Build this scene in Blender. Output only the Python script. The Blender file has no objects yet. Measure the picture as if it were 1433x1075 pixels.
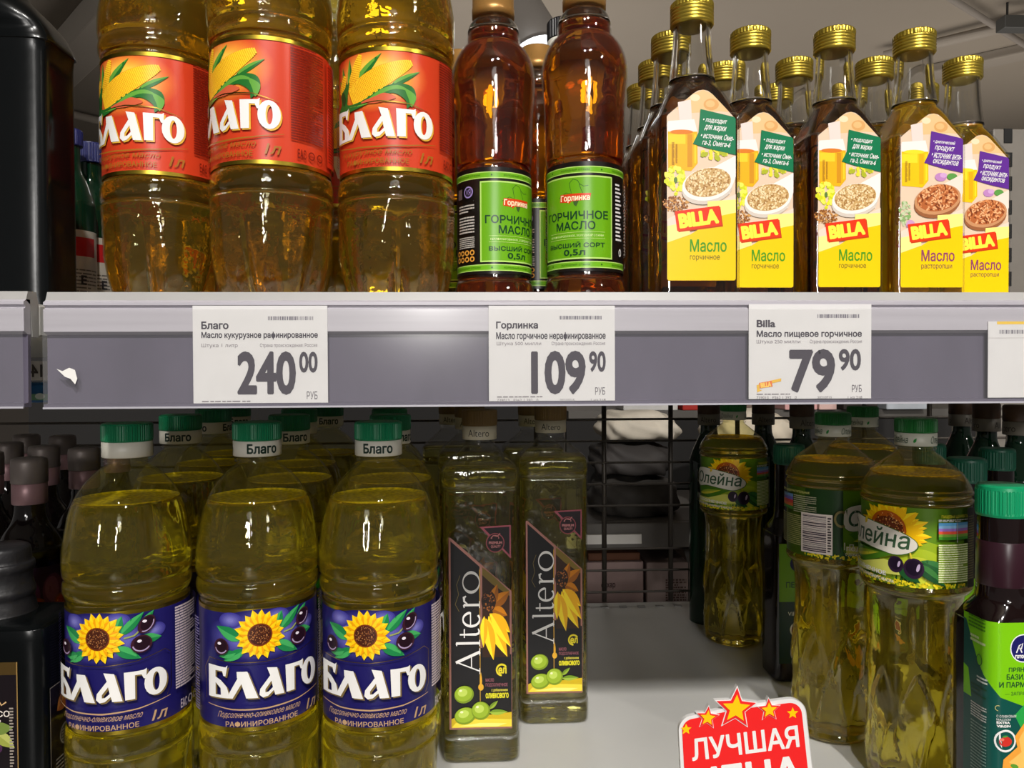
import bpy, bmesh, math, random
from mathutils import Vector, Matrix, Euler
random.seed(7)
SC = bpy.context.scene
COL = SC.collection
PI = math.pi
rad = math.radians

# ------------------------------------------------------------------ camera, world, light, exposure
EYE = 1.25                       # eye height above the shop floor
F = 1080.0                       # focal length in pixels of the 1433 px frame
cd = bpy.data.cameras.new('camera'); cam = bpy.data.objects.new('camera', cd); COL.objects.link(cam)
cd.sensor_width = 36.0; cd.lens = 36.0 * F / 1433.0; cd.clip_start = 0.02; cd.clip_end = 60
YAW, PITCH, ROLL = rad(2.6), rad(-0.95), rad(0.25)
cam.matrix_world = (Matrix.Translation((0, 0, EYE)) @ Matrix.Rotation(-YAW, 4, 'Z') @
                    Matrix.Rotation(PI / 2 + PITCH, 4, 'X') @ Matrix.Rotation(-ROLL, 4, 'Z'))
SC.camera = cam
SC.view_settings.view_transform = 'Standard'; SC.view_settings.look = 'None'
SC.view_settings.gamma = 1; SC.view_settings.use_curve_mapping = False
SC.view_settings.exposure = 0.0
SC.cycles.max_bounces = 14; SC.cycles.transmission_bounces = 14; SC.cycles.transparent_max_bounces = 24
SC.cycles.glossy_bounces = 5; SC.cycles.diffuse_bounces = 3
SC.cycles.sample_clamp_indirect = 4.0; SC.cycles.blur_glossy = 0.4
SC.cycles.use_denoising = True
w = bpy.data.worlds.new('world'); SC.world = w; w.use_nodes = True
w.node_tree.nodes['Background'].inputs[0].default_value = (1.0, 0.95, 0.90, 1)
w.node_tree.nodes['Background'].inputs[1].default_value = 0.13

def area(name, loc, target, size, power, col):
    l = bpy.data.lights.new(name, 'AREA'); l.shape = 'DISK'; l.size = size; l.energy = power; l.color = col
    o = bpy.data.objects.new(name, l); COL.objects.link(o); o.location = loc
    o.rotation_euler = (Vector(target) - Vector(loc)).to_track_quat('-Z', 'Y').to_euler()
    return o
# track spotlights of the aisle, above and behind the photographer
area('aisle_spotlight', (0.45, -1.50, EYE + 1.78), (0.1, 0.6, EYE - 0.1), 0.09, 48, (1.0, 0.965, 0.92))
area('aisle_spotlight', (-0.15, -1.55, EYE + 1.72), (0.0, 0.6, EYE - 0.1), 0.09, 30, (1.0, 0.965, 0.92))
area('aisle_spotlight', (1.9, -1.4, EYE + 1.6), (0.3, 0.6, EYE), 0.09, 12, (1.0, 0.95, 0.88))
# fill lights added far behind the camera, no known lamps: low, soft frontal light
for px_, py_, pw_ in ((0.1, -5.0, 10), (0.9, -8.5, 70), (-0.8, -13.0, 300)):
    area('frontal_fill', (px_, py_, EYE + 1.95), (0.05, 0.5, EYE - .1), 1.2, pw_, (1.0, 0.97, 0.93))
# overhead panel of the hall beyond the shelf, and fills added to brighten the ceiling
area('hall_panel', (0.3, 4.2, EYE + 1.8), (0.3, 4.4, 0), 1.0, 7, (1.0, 0.95, 0.9))
area('ceiling_fill', (3.6, 4.5, EYE + 0.4), (3.8, 4.6, EYE + 2.2), 3.0, 28, (1.0, 0.93, 0.85))
area('ceiling_fill', (0.2, 4.5, EYE + 0.4), (0.5, 4.8, EYE + 2.2), 3.0, 40, (1.0, 0.95, 0.9))

CAMM = cam.matrix_world.copy()
def at(px, py, z):
    """world point seen at photo pixel (px, py) at depth z along the optical axis"""
    return CAMM @ Vector(((px - 716.5) / F * z, -(py - 537.5) / F * z, -z))
SHELF_LO = EYE - 0.313
SHELF_UP = EYE + 0.0385

# ------------------------------------------------------------------ materials
def lin(c):
    f = lambda v: v / 12.92 if v <= 0.04045 else ((v + 0.055) / 1.055) ** 2.4
    return tuple(f(x / 255.0) for x in c[:3])
MATS = {}
def mat(name, col, rough=0.5, metal=0.0, spec=0.5, noise=0.0, nscale=40.0, bump=0.0, coat=0.0, stretch=None):
    if name in MATS: return MATS[name]
    m = bpy.data.materials.new(name); m.use_nodes = True; nt = m.node_tree; N = nt.nodes; L = nt.links
    b = N['Principled BSDF']; c = lin(col)
    b.inputs['Base Color'].default_value = (*c, 1); b.inputs['Roughness'].default_value = rough
    b.inputs['Metallic'].default_value = metal; b.inputs['Specular IOR Level'].default_value = spec
    b.inputs['Coat Weight'].default_value = coat
    if noise or bump:
        tc = N.new('ShaderNodeTexCoord'); n = N.new('ShaderNodeTexNoise'); n.inputs['Scale'].default_value = nscale
        n.inputs['Detail'].default_value = 4
        src = tc.outputs['Object']
        if stretch:
            mp = N.new('ShaderNodeMapping'); mp.inputs['Scale'].default_value = stretch
            L.new(src, mp.inputs[0]); src = mp.outputs[0]
        L.new(src, n.inputs['Vector'])
        if noise:
            r = N.new('ShaderNodeMapRange'); r.inputs['To Min'].default_value = 1 - noise; r.inputs['To Max'].default_value = 1 + noise
            r.inputs['From Min'].default_value = .3; r.inputs['From Max'].default_value = .7
            mx = N.new('ShaderNodeVectorMath'); mx.operation = 'SCALE'; mx.inputs[0].default_value = c
            L.new(n.outputs['Fac'], r.inputs['Value']); L.new(r.outputs[0], mx.inputs['Scale']); L.new(mx.outputs[0], b.inputs['Base Color'])
        if bump:
            bp = N.new('ShaderNodeBump'); bp.inputs['Strength'].default_value = bump; bp.inputs['Distance'].default_value = 0.002
            L.new(n.outputs['Fac'], bp.inputs['Height']); L.new(bp.outputs[0], b.inputs['Normal'])
    MATS[name] = m; return m

def thin_clear(name, tint=(0.97, 0.97, 0.96), rough=0.03, bump=0.0, haze=0.0, scale=60, hcol=(.8, .8, .85)):
    """thin clear wall: straight transmission plus Fresnel reflection"""
    m = bpy.data.materials.new(name); m.use_nodes = True; nt = m.node_tree; N = nt.nodes; L = nt.links
    N.remove(N['Principled BSDF']); out = N['Material Output']
    t = N.new('ShaderNodeBsdfTransparent'); t.inputs[0].default_value = (*tint, 1)
    g = N.new('ShaderNodeBsdfGlossy'); g.inputs['Roughness'].default_value = rough
    fr = N.new('ShaderNodeFresnel'); ge = N.new('ShaderNodeNewGeometry')
    mr = N.new('ShaderNodeMapRange'); mr.inputs['To Min'].default_value = 1.5; mr.inputs['To Max'].default_value = 1 / 1.5
    L.new(ge.outputs['Backfacing'], mr.inputs['Value']); L.new(mr.outputs[0], fr.inputs['IOR'])
    mx = N.new('ShaderNodeMixShader'); L.new(fr.outputs[0], mx.inputs[0]); L.new(t.outputs[0], mx.inputs[1]); L.new(g.outputs[0], mx.inputs[2])
    if bump:
        tc = N.new('ShaderNodeTexCoord'); n = N.new('ShaderNodeTexNoise'); n.inputs['Scale'].default_value = scale
        L.new(tc.outputs['Object'], n.inputs['Vector']); bp = N.new('ShaderNodeBump'); bp.inputs['Strength'].default_value = bump
        bp.inputs['Distance'].default_value = 0.003; L.new(n.outputs['Fac'], bp.inputs['Height'])
        L.new(bp.outputs[0], g.inputs['Normal']); L.new(bp.outputs[0], fr.inputs['Normal'])
    last = mx
    if haze:
        d = N.new('ShaderNodeBsdfDiffuse'); d.inputs[0].default_value = (*hcol, 1)
        m2 = N.new('ShaderNodeMixShader'); m2.inputs[0].default_value = haze
        L.new(mx.outputs[0], m2.inputs[1]); L.new(d.outputs[0], m2.inputs[2]); last = m2
    L.new(last.outputs[0], out.inputs['Surface']); return m

def oil(name, sigma, haze_col, haze=0.08, bump=0.25, scale=45, rough=0.0):
    """clear coloured oil: refraction, volume absorption (per metre) and haze colour in place of scattered light, stronger at edges"""
    m = bpy.data.materials.new(name); m.use_nodes = True; nt = m.node_tree; N = nt.nodes; L = nt.links
    N.remove(N['Principled BSDF']); out = N['Material Output']
    g = N.new('ShaderNodeBsdfGlass'); g.inputs['IOR'].default_value = 1.46; g.inputs['Roughness'].default_value = rough
    d = N.new('ShaderNodeBsdfTranslucent'); d.inputs[0].default_value = (*lin(haze_col), 1)
    d2 = N.new('ShaderNodeBsdfDiffuse'); d2.inputs[0].default_value = (*lin(haze_col), 1)
    ad = N.new('ShaderNodeMixShader'); ad.inputs[0].default_value = .5; L.new(d.outputs[0], ad.inputs[1]); L.new(d2.outputs[0], ad.inputs[2])
    mx = N.new('ShaderNodeMixShader'); lw = N.new('ShaderNodeLayerWeight'); lw.inputs[0].default_value = .5
    pw = N.new('ShaderNodeMath'); pw.operation = 'POWER'; pw.inputs[1].default_value = 2.5; L.new(lw.outputs['Facing'], pw.inputs[0])
    ma = N.new('ShaderNodeMath'); ma.operation = 'MULTIPLY_ADD'; ma.inputs[1].default_value = haze * 6; ma.inputs[2].default_value = haze; L.new(pw.outputs[0], ma.inputs[0]); L.new(ma.outputs[0], mx.inputs[0])
    L.new(g.outputs[0], mx.inputs[1]); L.new(ad.outputs[0], mx.inputs[2]); L.new(mx.outputs[0], out.inputs['Surface'])
    D = max(sigma); va = N.new('ShaderNodeVolumeAbsorption'); va.inputs['Density'].default_value = D
    va.inputs['Color'].default_value = (*[1 - s / D for s in sigma], 1); L.new(va.outputs[0], out.inputs['Volume'])
    if bump:
        tc = N.new('ShaderNodeTexCoord'); n = N.new('ShaderNodeTexNoise'); n.inputs['Scale'].default_value = scale; n.inputs['Detail'].default_value = 3
        L.new(tc.outputs['Object'], n.inputs['Vector']); bp = N.new('ShaderNodeBump'); bp.inputs['Strength'].default_value = bump
        bp.inputs['Distance'].default_value = 0.003; L.new(n.outputs['Fac'], bp.inputs['Height']); L.new(bp.outputs[0], g.inputs['Normal'])
    return m

def print_mat(name, rough=0.3, spec=0.5, coat=0.0):
    """flat print: colour from the face colour attribute, alpha 0 marks metallic ink"""
    m = bpy.data.materials.new(name); m.use_nodes = True; nt = m.node_tree; N = nt.nodes; L = nt.links
    b = N['Principled BSDF']; a = N.new('ShaderNodeAttribute'); a.attribute_name = 'ink'
    L.new(a.outputs['Color'], b.inputs['Base Color'])
    iv = N.new('ShaderNodeMath'); iv.operation = 'SUBTRACT'; iv.inputs[0].default_value = 1; L.new(a.outputs['Alpha'], iv.inputs[1])
    L.new(iv.outputs[0], b.inputs['Metallic'])
    b.inputs['Roughness'].default_value = rough; b.inputs['Specular IOR Level'].default_value = spec; b.inputs['Coat Weight'].default_value = coat
    return m
M_LABEL = print_mat('glossy_label_print', 0.28, 0.4)
M_PAPER = print_mat('paper_print', 0.75, 0.2)
M_SIGN = print_mat('sign_print', 0.35, 0.4)
M_PET = thin_clear('clear_bottle_plastic', tint=(.96,.96,.94), bump=0.5, scale=70, haze=0.006)
M_GLASS = thin_clear('clear_bottle_glass', bump=0.15, scale=40, haze=0.003)
M_NECK = bpy.data.materials.new('solid_clear_glass'); M_NECK.use_nodes = True
_b = M_NECK.node_tree.nodes['Principled BSDF']; _b.inputs['Transmission Weight'].default_value = 1; _b.inputs['Roughness'].default_value = 0.01; _b.inputs['IOR'].default_value = 1.5; _b.inputs['Base Color'].default_value = (.95, .95, .93, 1)
M_PETY = thin_clear('oily_bottle_plastic', tint=(.93, .91, .70), bump=0.3, scale=60, haze=0.02, hcol=(.75, .66, .12))
M_COVER = thin_clear('clear_rail_plastic', rough=0.12, haze=0.06)
O_CORN = oil('corn_oil', (1.2, 8.0, 52), (240, 168, 16), 0.03, .5, 55)
O_SUN = oil('sunflower_oil', (.8, 2.2, 40), (232, 205, 30), 0.03, .28)
O_OLE = oil('yellow_sunflower_oil', (.7, 2.8, 36), (236, 204, 20), 0.035, 0.28)
O_ALT = oil('blended_olive_oil', (3.0, 4.0, 24), (215, 200, 60), 0.04, 0.2)
O_GOR = oil('amber_mustard_oil', (5, 24, 110), (225, 90, 5), 0.03, 0.4, 30)
O_BIL = oil('dark_mustard_oil', (14, 30, 110), (120, 70, 8), 0.03, 0.2, 30)
O_YEL = oil('yellow_thistle_oil', (2.5, 8, 80), (240, 190, 0), 0.08, 0.2, 30)
O_DARK = mat('dark_vinegar', (16, 10, 10), 0.08, spec=0.6, bump=.15, nscale=25)
M_DGLASS = mat('dark_bottle_glass', (7, 9, 10), 0.22, spec=0.3, bump=.12, nscale=30)
M_GGLASS = mat('dark_green_bottle_glass', (8, 42, 26), 0.08, spec=0.6)

# ------------------------------------------------------------------ object helpers
def tag(o, label=None, cat=None, group=None, kind=None):
    if label: o['label'] = label
    if cat: o['category'] = cat
    if group: o['group'] = group
    if kind: o['kind'] = kind
    return o
def thing(name, label, cat, loc=(0, 0, 0), rz=0.0, group=None):
    o = bpy.data.objects.new(name, None); COL.objects.link(o); o.location = loc; o.rotation_euler = (0, 0, rz)
    o.empty_display_size = 0.02
    return tag(o, label, cat, group)
def link(name, me, parent=None, loc=None, rot=None):
    o = bpy.data.objects.new(name, me); COL.objects.link(o)
    if parent: o.parent = parent
    if loc is not None: o.location = loc
    if rot is not None: o.rotation_euler = rot
    return o
def mesh_of(bm, m, smooth=False, name='mesh'):
    me = bpy.data.meshes.new(name); bm.to_mesh(me); bm.free()
    for mm in (m if isinstance(m, (list, tuple)) else [m]): me.materials.append(mm)
    if smooth: me.polygons.foreach_set('use_smooth', [True] * len(me.polygons))
    return me
CH = {}
def dup(root, loc, rz, label, group=None):
    r = root.copy(); COL.objects.link(r); r.location = loc; r.rotation_euler = (0, 0, rz)
    r['label'] = label
    if group: r['group'] = group
    for ch in list(root.children):
        c = ch.copy(); COL.objects.link(c); c.parent = r
        for g in list(ch.children):
            d = g.copy(); COL.objects.link(d); d.parent = c
    return r

def box(bm, x0, x1, y0, y1, z0, z1, bev=0.0):
    vs = [bm.verts.new((x, y, z)) for x in (x0, x1) for y in (y0, y1) for z in (z0, z1)]
    fs = [bm.faces.new([vs[i] for i in q]) for q in ((0, 1, 3, 2), (4, 6, 7, 5), (0, 4, 5, 1), (2, 3, 7, 6), (0, 2, 6, 4), (1, 5, 7, 3))]
    if bev:
        es = list({e for f in fs for e in f.edges})
        bmesh.ops.bevel(bm, geom=es, offset=bev, segments=2, affect='EDGES', profile=0.5)
def boxmesh(x0, x1, y0, y1, z0, z1, m, bev=0.0):
    bm = bmesh.new(); box(bm, x0, x1, y0, y1, z0, z1, bev); return mesh_of(bm, m)
def prism_x(pts, x0, x1, m, smooth=False):
    """extrude a closed (y,z) outline along x"""
    bm = bmesh.new(); a = [bm.verts.new((x0, y, z)) for y, z in pts]; b = [bm.verts.new((x1, y, z)) for y, z in pts]
    n = len(pts)
    for i in range(n): bm.faces.new((a[i], a[(i + 1) % n], b[(i + 1) % n], b[i]))
    bm.faces.new(a[::-1]); bm.faces.new(b)
    bmesh.ops.recalc_face_normals(bm, faces=bm.faces)
    return mesh_of(bm, m, smooth)
def tube(bm, p0, p1, r, seg=8):
    p0 = Vector(p0); p1 = Vector(p1); d = (p1 - p0).normalized(); q = d.to_track_quat('Z', 'Y')
    A = []; B = []
    for i in range(seg):
        v = q @ Vector((r * math.cos(2 * PI * i / seg), r * math.sin(2 * PI * i / seg), 0))
        A.append(bm.verts.new(p0 + v)); B.append(bm.verts.new(p1 + v))
    for i in range(seg): bm.faces.new((A[i], A[(i + 1) % seg], B[(i + 1) % seg], B[i]))
    bm.faces.new(A[::-1]); bm.faces.new(B)
def tubemesh(p0, p1, r, m, seg=8):
    bm = bmesh.new(); tube(bm, p0, p1, r, seg); return mesh_of(bm, m, False)

def smoothp(pts, n=4):
    """Catmull-Rom through (h, r) points, radius kept non-negative"""
    out = []
    P = [pts[0]] + list(pts) + [pts[-1]]
    for i in range(1, len(P) - 2):
        p0, p1, p2, p3 = P[i - 1], P[i], P[i + 1], P[i + 2]
        for k in range(n):
            t = k / n
            out.append(tuple(0.5 * ((2 * p1[j]) + (-p0[j] + p2[j]) * t + (2 * p0[j] - 5 * p1[j] + 4 * p2[j] - p3[j]) * t * t +
                                    (-p0[j] + 3 * p1[j] - 3 * p2[j] + p3[j]) * t ** 3) for j in (0, 1)))
    out.append(tuple(pts[-1])); return out
def round_fn(h, th, r): return r * math.cos(th), r * math.sin(th)
def lathe(prof, m, seg=64, fn=round_fn, top=True, bottom=True, smooth=True):
    bm = bmesh.new(); rings = []
    for h, r in prof:
        rings.append([bm.verts.new((*fn(h, 2 * PI * i / seg, r), h)) for i in range(seg)])
    for a, b in zip(rings[:-1], rings[1:]):
        for i in range(seg):
            j = (i + 1) % seg; bm.faces.new((a[i], a[j], b[j], b[i]))
    if bottom: bm.faces.new(rings[0][::-1])
    if top: bm.faces.new(rings[-1])
    return mesh_of(bm, m, smooth)
def sq_fn(p_at, sy=1.0):
    def f(h, th, r):
        p = p_at(h); c, s = math.cos(th), math.sin(th)
        k = (abs(c) ** p + abs(s) ** p) ** (-1.0 / p)
        return r * k * c, r * k * s * (1 + (sy - 1) * min(1, max(0, (p - 2) / 4)))
    return f
def shell(prof, m, hmin, wall, seg=64, fn=round_fn):
    """solid glass wall above hmin: outer surface, rim and inner surface"""
    out = [(h, r) for h, r in prof if h >= hmin]; inn = [(h, max(.002, r - wall)) for h, r in out[::-1]]
    bm = bmesh.new(); rings = []
    for h, r in out + inn: rings.append([bm.verts.new((*fn(h, 2 * PI * i / seg, r), h)) for i in range(seg)])
    for a, b in zip(rings, rings[1:] + rings[:1]):
        for i in range(seg):
            j = (i + 1) % seg; bm.faces.new((a[i], a[j], b[j], b[i]))
    bmesh.ops.recalc_face_normals(bm, faces=bm.faces)
    return mesh_of(bm, m, True)
def cut_prof(prof, hmax, inset):
    out = []
    for i, (h, r) in enumerate(prof):
        if h > hmax:
            h0, r0 = prof[i - 1]; t = (hmax - h0) / max(1e-6, h - h0); out.append((hmax, max(.0005, r0 + (r - r0) * t - inset))); break
        out.append((max(h, inset), max(.0005, r - inset)))
    return out

# ------------------------------------------------------------------ flat print: vector art on labels
TXT = {}
GLY = {}
def inside(p, poly):
    c = False; n = len(poly)
    for i in range(n):
        (x1, y1), (x2, y2) = poly[i], poly[i - 1]
        if (y1 > p[1]) != (y2 > p[1]) and p[0] < (x2 - x1) * (p[1] - y1) / (y2 - y1) + x1: c = not c
    return c
def sample(sp, n=4):
    """closed outline of one font contour as points"""
    out = []; P = sp.bezier_points; m = len(P)
    for i in range(m):
        a, b = P[i], P[(i + 1) % m]; p0, p1, p2, p3 = a.co, a.handle_right, b.handle_left, b.co
        out.append((p0.x, p0.y))
        st = abs((p1 - p0).cross(p3 - p0).z) + abs((p2 - p0).cross(p3 - p0).z)
        if st < 1e-5: continue
        for k in range(1, n):
            t = k / n; q = p0 * (1 - t) ** 3 + p1 * (3 * t * (1 - t) ** 2) + p2 * (3 * t * t * (1 - t)) + p3 * t ** 3; out.append((q.x, q.y))
    return out
def fill2d(group, bold):
    """non-zero winding fill of one glyph contour and its holes, cut into trapezoids"""
    ar = lambda P: sum(P[i - 1][0] * P[i][1] - P[i][0] * P[i - 1][1] for i in range(len(P))); E = []
    for gi, P in enumerate(group):
        Q = P if (ar(P) > 0) == (gi == 0) else P[::-1]
        for i in range(len(Q)):
            a, b = Q[i - 1], Q[i]
            if abs(a[1] - b[1]) > 1e-6: E.append((a[1], a[0], b[1], b[0], 1) if a[1] < b[1] else (b[1], b[0], a[1], a[0], -1))
    L = set(round(e[0], 5) for e in E) | set(round(e[2], 5) for e in E)
    X = lambda e, y: e[1] + (e[3] - e[1]) * (y - e[0]) / (e[2] - e[0])
    for i, e in enumerate(E):
        for g in E[:i]:
            lo, hi = max(e[0], g[0]), min(e[2], g[2])
            if hi - lo < 1e-5: continue
            d0, d1 = X(e, lo) - X(g, lo), X(e, hi) - X(g, hi)
            if d0 * d1 < -1e-12: L.add(round(lo + (hi - lo) * d0 / (d0 - d1), 5))
    L = sorted(L); vs = []; fs = []
    for y0, y1 in zip(L[:-1], L[1:]):
        if y1 - y0 < 2e-5: continue
        ym = (y0 + y1) / 2; A = sorted((X(e, ym), e) for e in E if e[0] < ym < e[2]); wn = 0; st = None
        for _, e in A:
            if wn == 0: st = e
            wn += e[4]
            if wn == 0:
                b = len(vs); vs += [(X(st, y0), y0, 0), (X(e, y0), y0, 0), (X(e, y1), y1, 0), (X(st, y1), y1, 0)]; fs.append((b, b + 1, b + 2, b + 3))
    if bold > 0:                       # heavier weight: a band along every outline
        for P in group:
            for i in range(len(P)):
                (x0, y0), (x1, y1) = P[i - 1], P[i]; l = math.hypot(x1 - x0, y1 - y0)
                if l < 1e-6: continue
                ux, uy = (x1 - x0) / l * bold, (y1 - y0) / l * bold; e = .55; b = len(vs); zz = 1 + 3 * random.random()
                vs += [(x0 - ux * e + uy, y0 - uy * e - ux, zz), (x1 + ux * e + uy, y1 + uy * e - ux, zz), (x1 + ux * e - uy, y1 + uy * e + ux, zz), (x0 - ux * e - uy, y0 - uy * e + ux, zz)]
                fs.append((b, b + 1, b + 2, b + 3))
    return vs, fs
def text_geo(s, bold=0.0):
    k = (s, bold)
    if k in TXT: return TXT[k]
    cu = bpy.data.curves.new('t', 'FONT'); cu.body = s
    o = bpy.data.objects.new('t', cu); COL.objects.link(o); dg = bpy.context.evaluated_depsgraph_get()
    c2 = o.evaluated_get(dg).to_curve(dg); cont = [sample(sp) for sp in c2.splines if len(sp.bezier_points) > 2]
    bpy.data.objects.remove(o); bpy.data.curves.remove(cu)
    ar = lambda P: sum(P[i - 1][0] * P[i][1] - P[i][0] * P[i - 1][1] for i in range(len(P))) / 2
    A = [ar(P) for P in cont]; outs = []; holes = []
    for P, a in zip(cont, A):
        box_ = [(abs(b), b) for Q, b in zip(cont, A) if Q is not P and abs(b) > abs(a) and inside(P[0], Q)]
        (holes if box_ and min(box_)[1] * a < 0 else outs).append(P)
    vs = []; fs = []; gi = 0
    groups = [[P] for P in outs]
    for h in holes:
        cand = [g for g in groups if inside(h[0], g[0])]
        if cand: min(cand, key=lambda g: abs(ar(g[0]))).append(h)
    for g in groups:
        gx, gy = g[0][0]; key = (bold, tuple(tuple((round(x - gx, 4), round(y - gy, 4)) for x, y in P) for P in g))
        if key not in GLY: GLY[key] = fill2d([[(x - gx, y - gy) for x, y in P] for P in g], bold)
        v, f = GLY[key]; b = len(vs); gi += 1; vs += [(x + gx, y + gy, gi % 3 + z_ * 2) for x, y, z_ in v]; fs += [tuple(i + b for i in q) for q in f]
    xs = [v[0] for v in vs]; ys = [v[1] for v in vs]
    TXT[k] = (vs, fs, (min(xs), max(xs), min(ys), max(ys))); return TXT[k]

class Art:
    """shapes in local units; T maps them to metres (x right, y up). Later shapes lie on top."""
    def __init__(s, ox=0, oy=0, k=0.001, flip=False):
        s.items = []; s.ox = ox; s.oy = oy; s.k = k; s.fl = -1 if flip else 1; s.layer = 0
    def pt(s, p): return ((p[0] - s.ox) * s.k, (p[1] - s.oy) * s.k * s.fl)
    def up(s): s.layer += 1
    def poly(s, pts, c):
        s.up(); s.items.append(([s.pt(p) for p in pts], [tuple(range(len(pts)))], c, s.layer)); return s
    def raw(s, pts, faces, c):
        s.up(); s.items.append(([s.pt(p) for p in pts], faces, c, s.layer)); return s
    def blob(s, pts, c, n=4):
        m = len(pts); out = []
        for i in range(m):
            p0, p1, p2, p3 = pts[i - 1], pts[i], pts[(i + 1) % m], pts[(i + 2) % m]
            for k in range(n):
                t = k / n; out.append(tuple(.5 * (2 * p1[j] + (p2[j] - p0[j]) * t + (2 * p0[j] - 5 * p1[j] + 4 * p2[j] - p3[j]) * t * t + (3 * p1[j] - p0[j] - 3 * p2[j] + p3[j]) * t ** 3) for j in (0, 1)))
        return s.poly(out, c)
    def rect(s, x0, y0, x1, y1, c): return s.poly([(x0, y0), (x1, y0), (x1, y1), (x0, y1)], c)
    def ell(s, cx, cy, rx, ry, c, rot=0, n=24):
        a = rad(rot); P = []
        for i in range(n):
            t = 2 * PI * i / n; x, y = rx * math.cos(t), ry * math.sin(t)
            P.append((cx + x * math.cos(a) - y * math.sin(a), cy + x * math.sin(a) + y * math.cos(a)))
        return s.poly(P, c)
    def ring(s, cx, cy, rx, ry, ix, iy, c, a0=0, a1=360, n=24, rot=0):
        P = []; F_ = []; ca, sa = math.cos(rad(rot)), math.sin(rad(rot))
        for i in range(n + 1):
            t = rad(a0 + (a1 - a0) * i / n)
            for qx, qy in ((rx, ry), (ix, iy)):
                x, y = qx * math.cos(t), qy * math.sin(t); P.append((cx + x * ca - y * sa, cy + x * sa + y * ca))
        for i in range(n): F_.append((2 * i, 2 * i + 2, 2 * i + 3, 2 * i + 1))
        return s.raw(P, F_, c)
    def stroke(s, pts, w, c):
        ws = w if isinstance(w, (list, tuple)) else [w] * len(pts); P = []; F_ = []
        for i, p in enumerate(pts):
            a = pts[max(0, i - 1)]; b = pts[min(len(pts) - 1, i + 1)]; dx, dy = b[0] - a[0], b[1] - a[1]; l = math.hypot(dx, dy) or 1
            nx, ny = -dy / l * ws[i] / 2, dx / l * ws[i] / 2; P += [(p[0] + nx, p[1] + ny), (p[0] - nx, p[1] - ny)]
        for i in range(len(pts) - 1): F_.append((2 * i, 2 * i + 2, 2 * i + 3, 2 * i + 1))
        return s.raw(P, F_, c)
    def leaf(s, x0, y0, x1, y1, w, c, c2=None):
        dx, dy = x1 - x0, y1 - y0; n = 7; L_ = []; R_ = []
        l = math.hypot(dx, dy); nx, ny = -dy / l, dx / l
        for i in range(n + 1):
            t = i / n; q = w / 2 * math.sin(PI * t ** 0.8); bx, by = x0 + dx * t, y0 + dy * t
            L_.append((bx + nx * q, by + ny * q)); R_.append((bx - nx * q, by - ny * q))
        s.poly(L_ + R_[1:-1][::-1], c)
        if c2: s.poly(L_ + [(x0 + dx * t / 4, y0 + dy * t / 4) for t in (3, 2, 1)], c2)
        return s
    def glow(s, cx, cy, rx, ry, c0, c1, rot=0, n=16, q=.25):
        for i in range(n):
            t = i / (n - 1); k = 1 - (1 - q) * t; s.ell(cx, cy, rx * k, ry * k, tuple(round(a_ + (b_ - a_) * t) for a_, b_ in zip(c0, c1)), rot)
        return s
    def star(s, cx, cy, r, c, rot=0, q=.45):
        return s.poly([(cx + (r if i % 2 == 0 else r * q) * math.sin(rad(rot) + PI * i / 5), cy + s.fl * (r if i % 2 == 0 else r * q) * math.cos(rad(rot) + PI * i / 5)) for i in range(10)], c)
    def text(s, t, x0, y0, x1, y1, c, bold=0.0, rot=0, shear=0):
        """fit text into the box with corners (x0,y0)-(x1,y1); y0 is the lower edge as seen"""
        vs, fs, (a, b, lo, hi) = text_geo(t, bold); cx, cy = (x0 + x1) / 2, (y0 + y1) / 2; cr, sr = math.cos(rad(rot)), math.sin(rad(rot)); P = []
        for x, y, _ in vs:
            u = (x - a) / (b - a); v = (y - lo) / (hi - lo)
            X = x0 + u * (x1 - x0) + shear * (v - .5) * abs(y1 - y0); Y = y0 + v * (y1 - y0)
            P.append((cx + (X - cx) * cr - (Y - cy) * sr, cy + (X - cx) * sr + (Y - cy) * cr))
        s.raw(P, fs, c); s.items[-1] = s.items[-1] + ([v[2] * .16 for v in vs],); return s
    def lines(s, x0, y0, x1, y1, n, c, dens=.8, thick=.5, vertical=False):
        """fine print too small to read: rows of broken dashes"""
        P = []; F_ = []; step = (y1 - y0) / n
        for i in range(n):
            y = y0 + (i + .5) * step; x = x0; e = x1 if random.random() < .8 else x0 + (x1 - x0) * random.uniform(.6, .95); sg = 1 if x1 > x0 else -1
            ww = abs(x1 - x0)
            while (e - x) * sg > 0:
                wl = min(abs(e - x), random.uniform(.06, .2) * ww); b = len(P)
                P += [(x, y - step * thick / 2), (x + sg * wl * dens, y - step * thick / 2), (x + sg * wl * dens, y + step * thick / 2), (x, y + step * thick / 2)]
                F_.append((b, b + 1, b + 2, b + 3)); x += sg * wl
        return s.raw(P, F_, c)
    def dots(s, cx, cy, rx, ry, n, size, cols, rot=0, asp=1.0):
        ca, sa = math.cos(rad(rot)), math.sin(rad(rot))
        for c in cols:
            P = []; F_ = []
            for _ in range(n // len(cols)):
                a = random.uniform(0, 2 * PI); q = math.sqrt(random.random()); x, y = rx * q * math.cos(a), ry * q * math.sin(a)
                X, Y = cx + x * ca - y * sa, cy + x * sa + y * ca; t0 = random.uniform(0, PI); b = len(P); z = size * random.uniform(.7, 1.2)
                for k in range(5):
                    u, v = z * math.cos(2 * PI * k / 5), z * asp * math.sin(2 * PI * k / 5); P.append((X + u * math.cos(t0) - v * math.sin(t0), Y + u * math.sin(t0) + v * math.cos(t0)))
                F_.append(tuple(range(b, b + 5)))
            s.raw(P, F_, c); zz = [random.random() * .9 for _ in F_]; s.items[-1] = s.items[-1] + ([zz[i // 5] for i in range(len(P))],)
        return s
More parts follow.
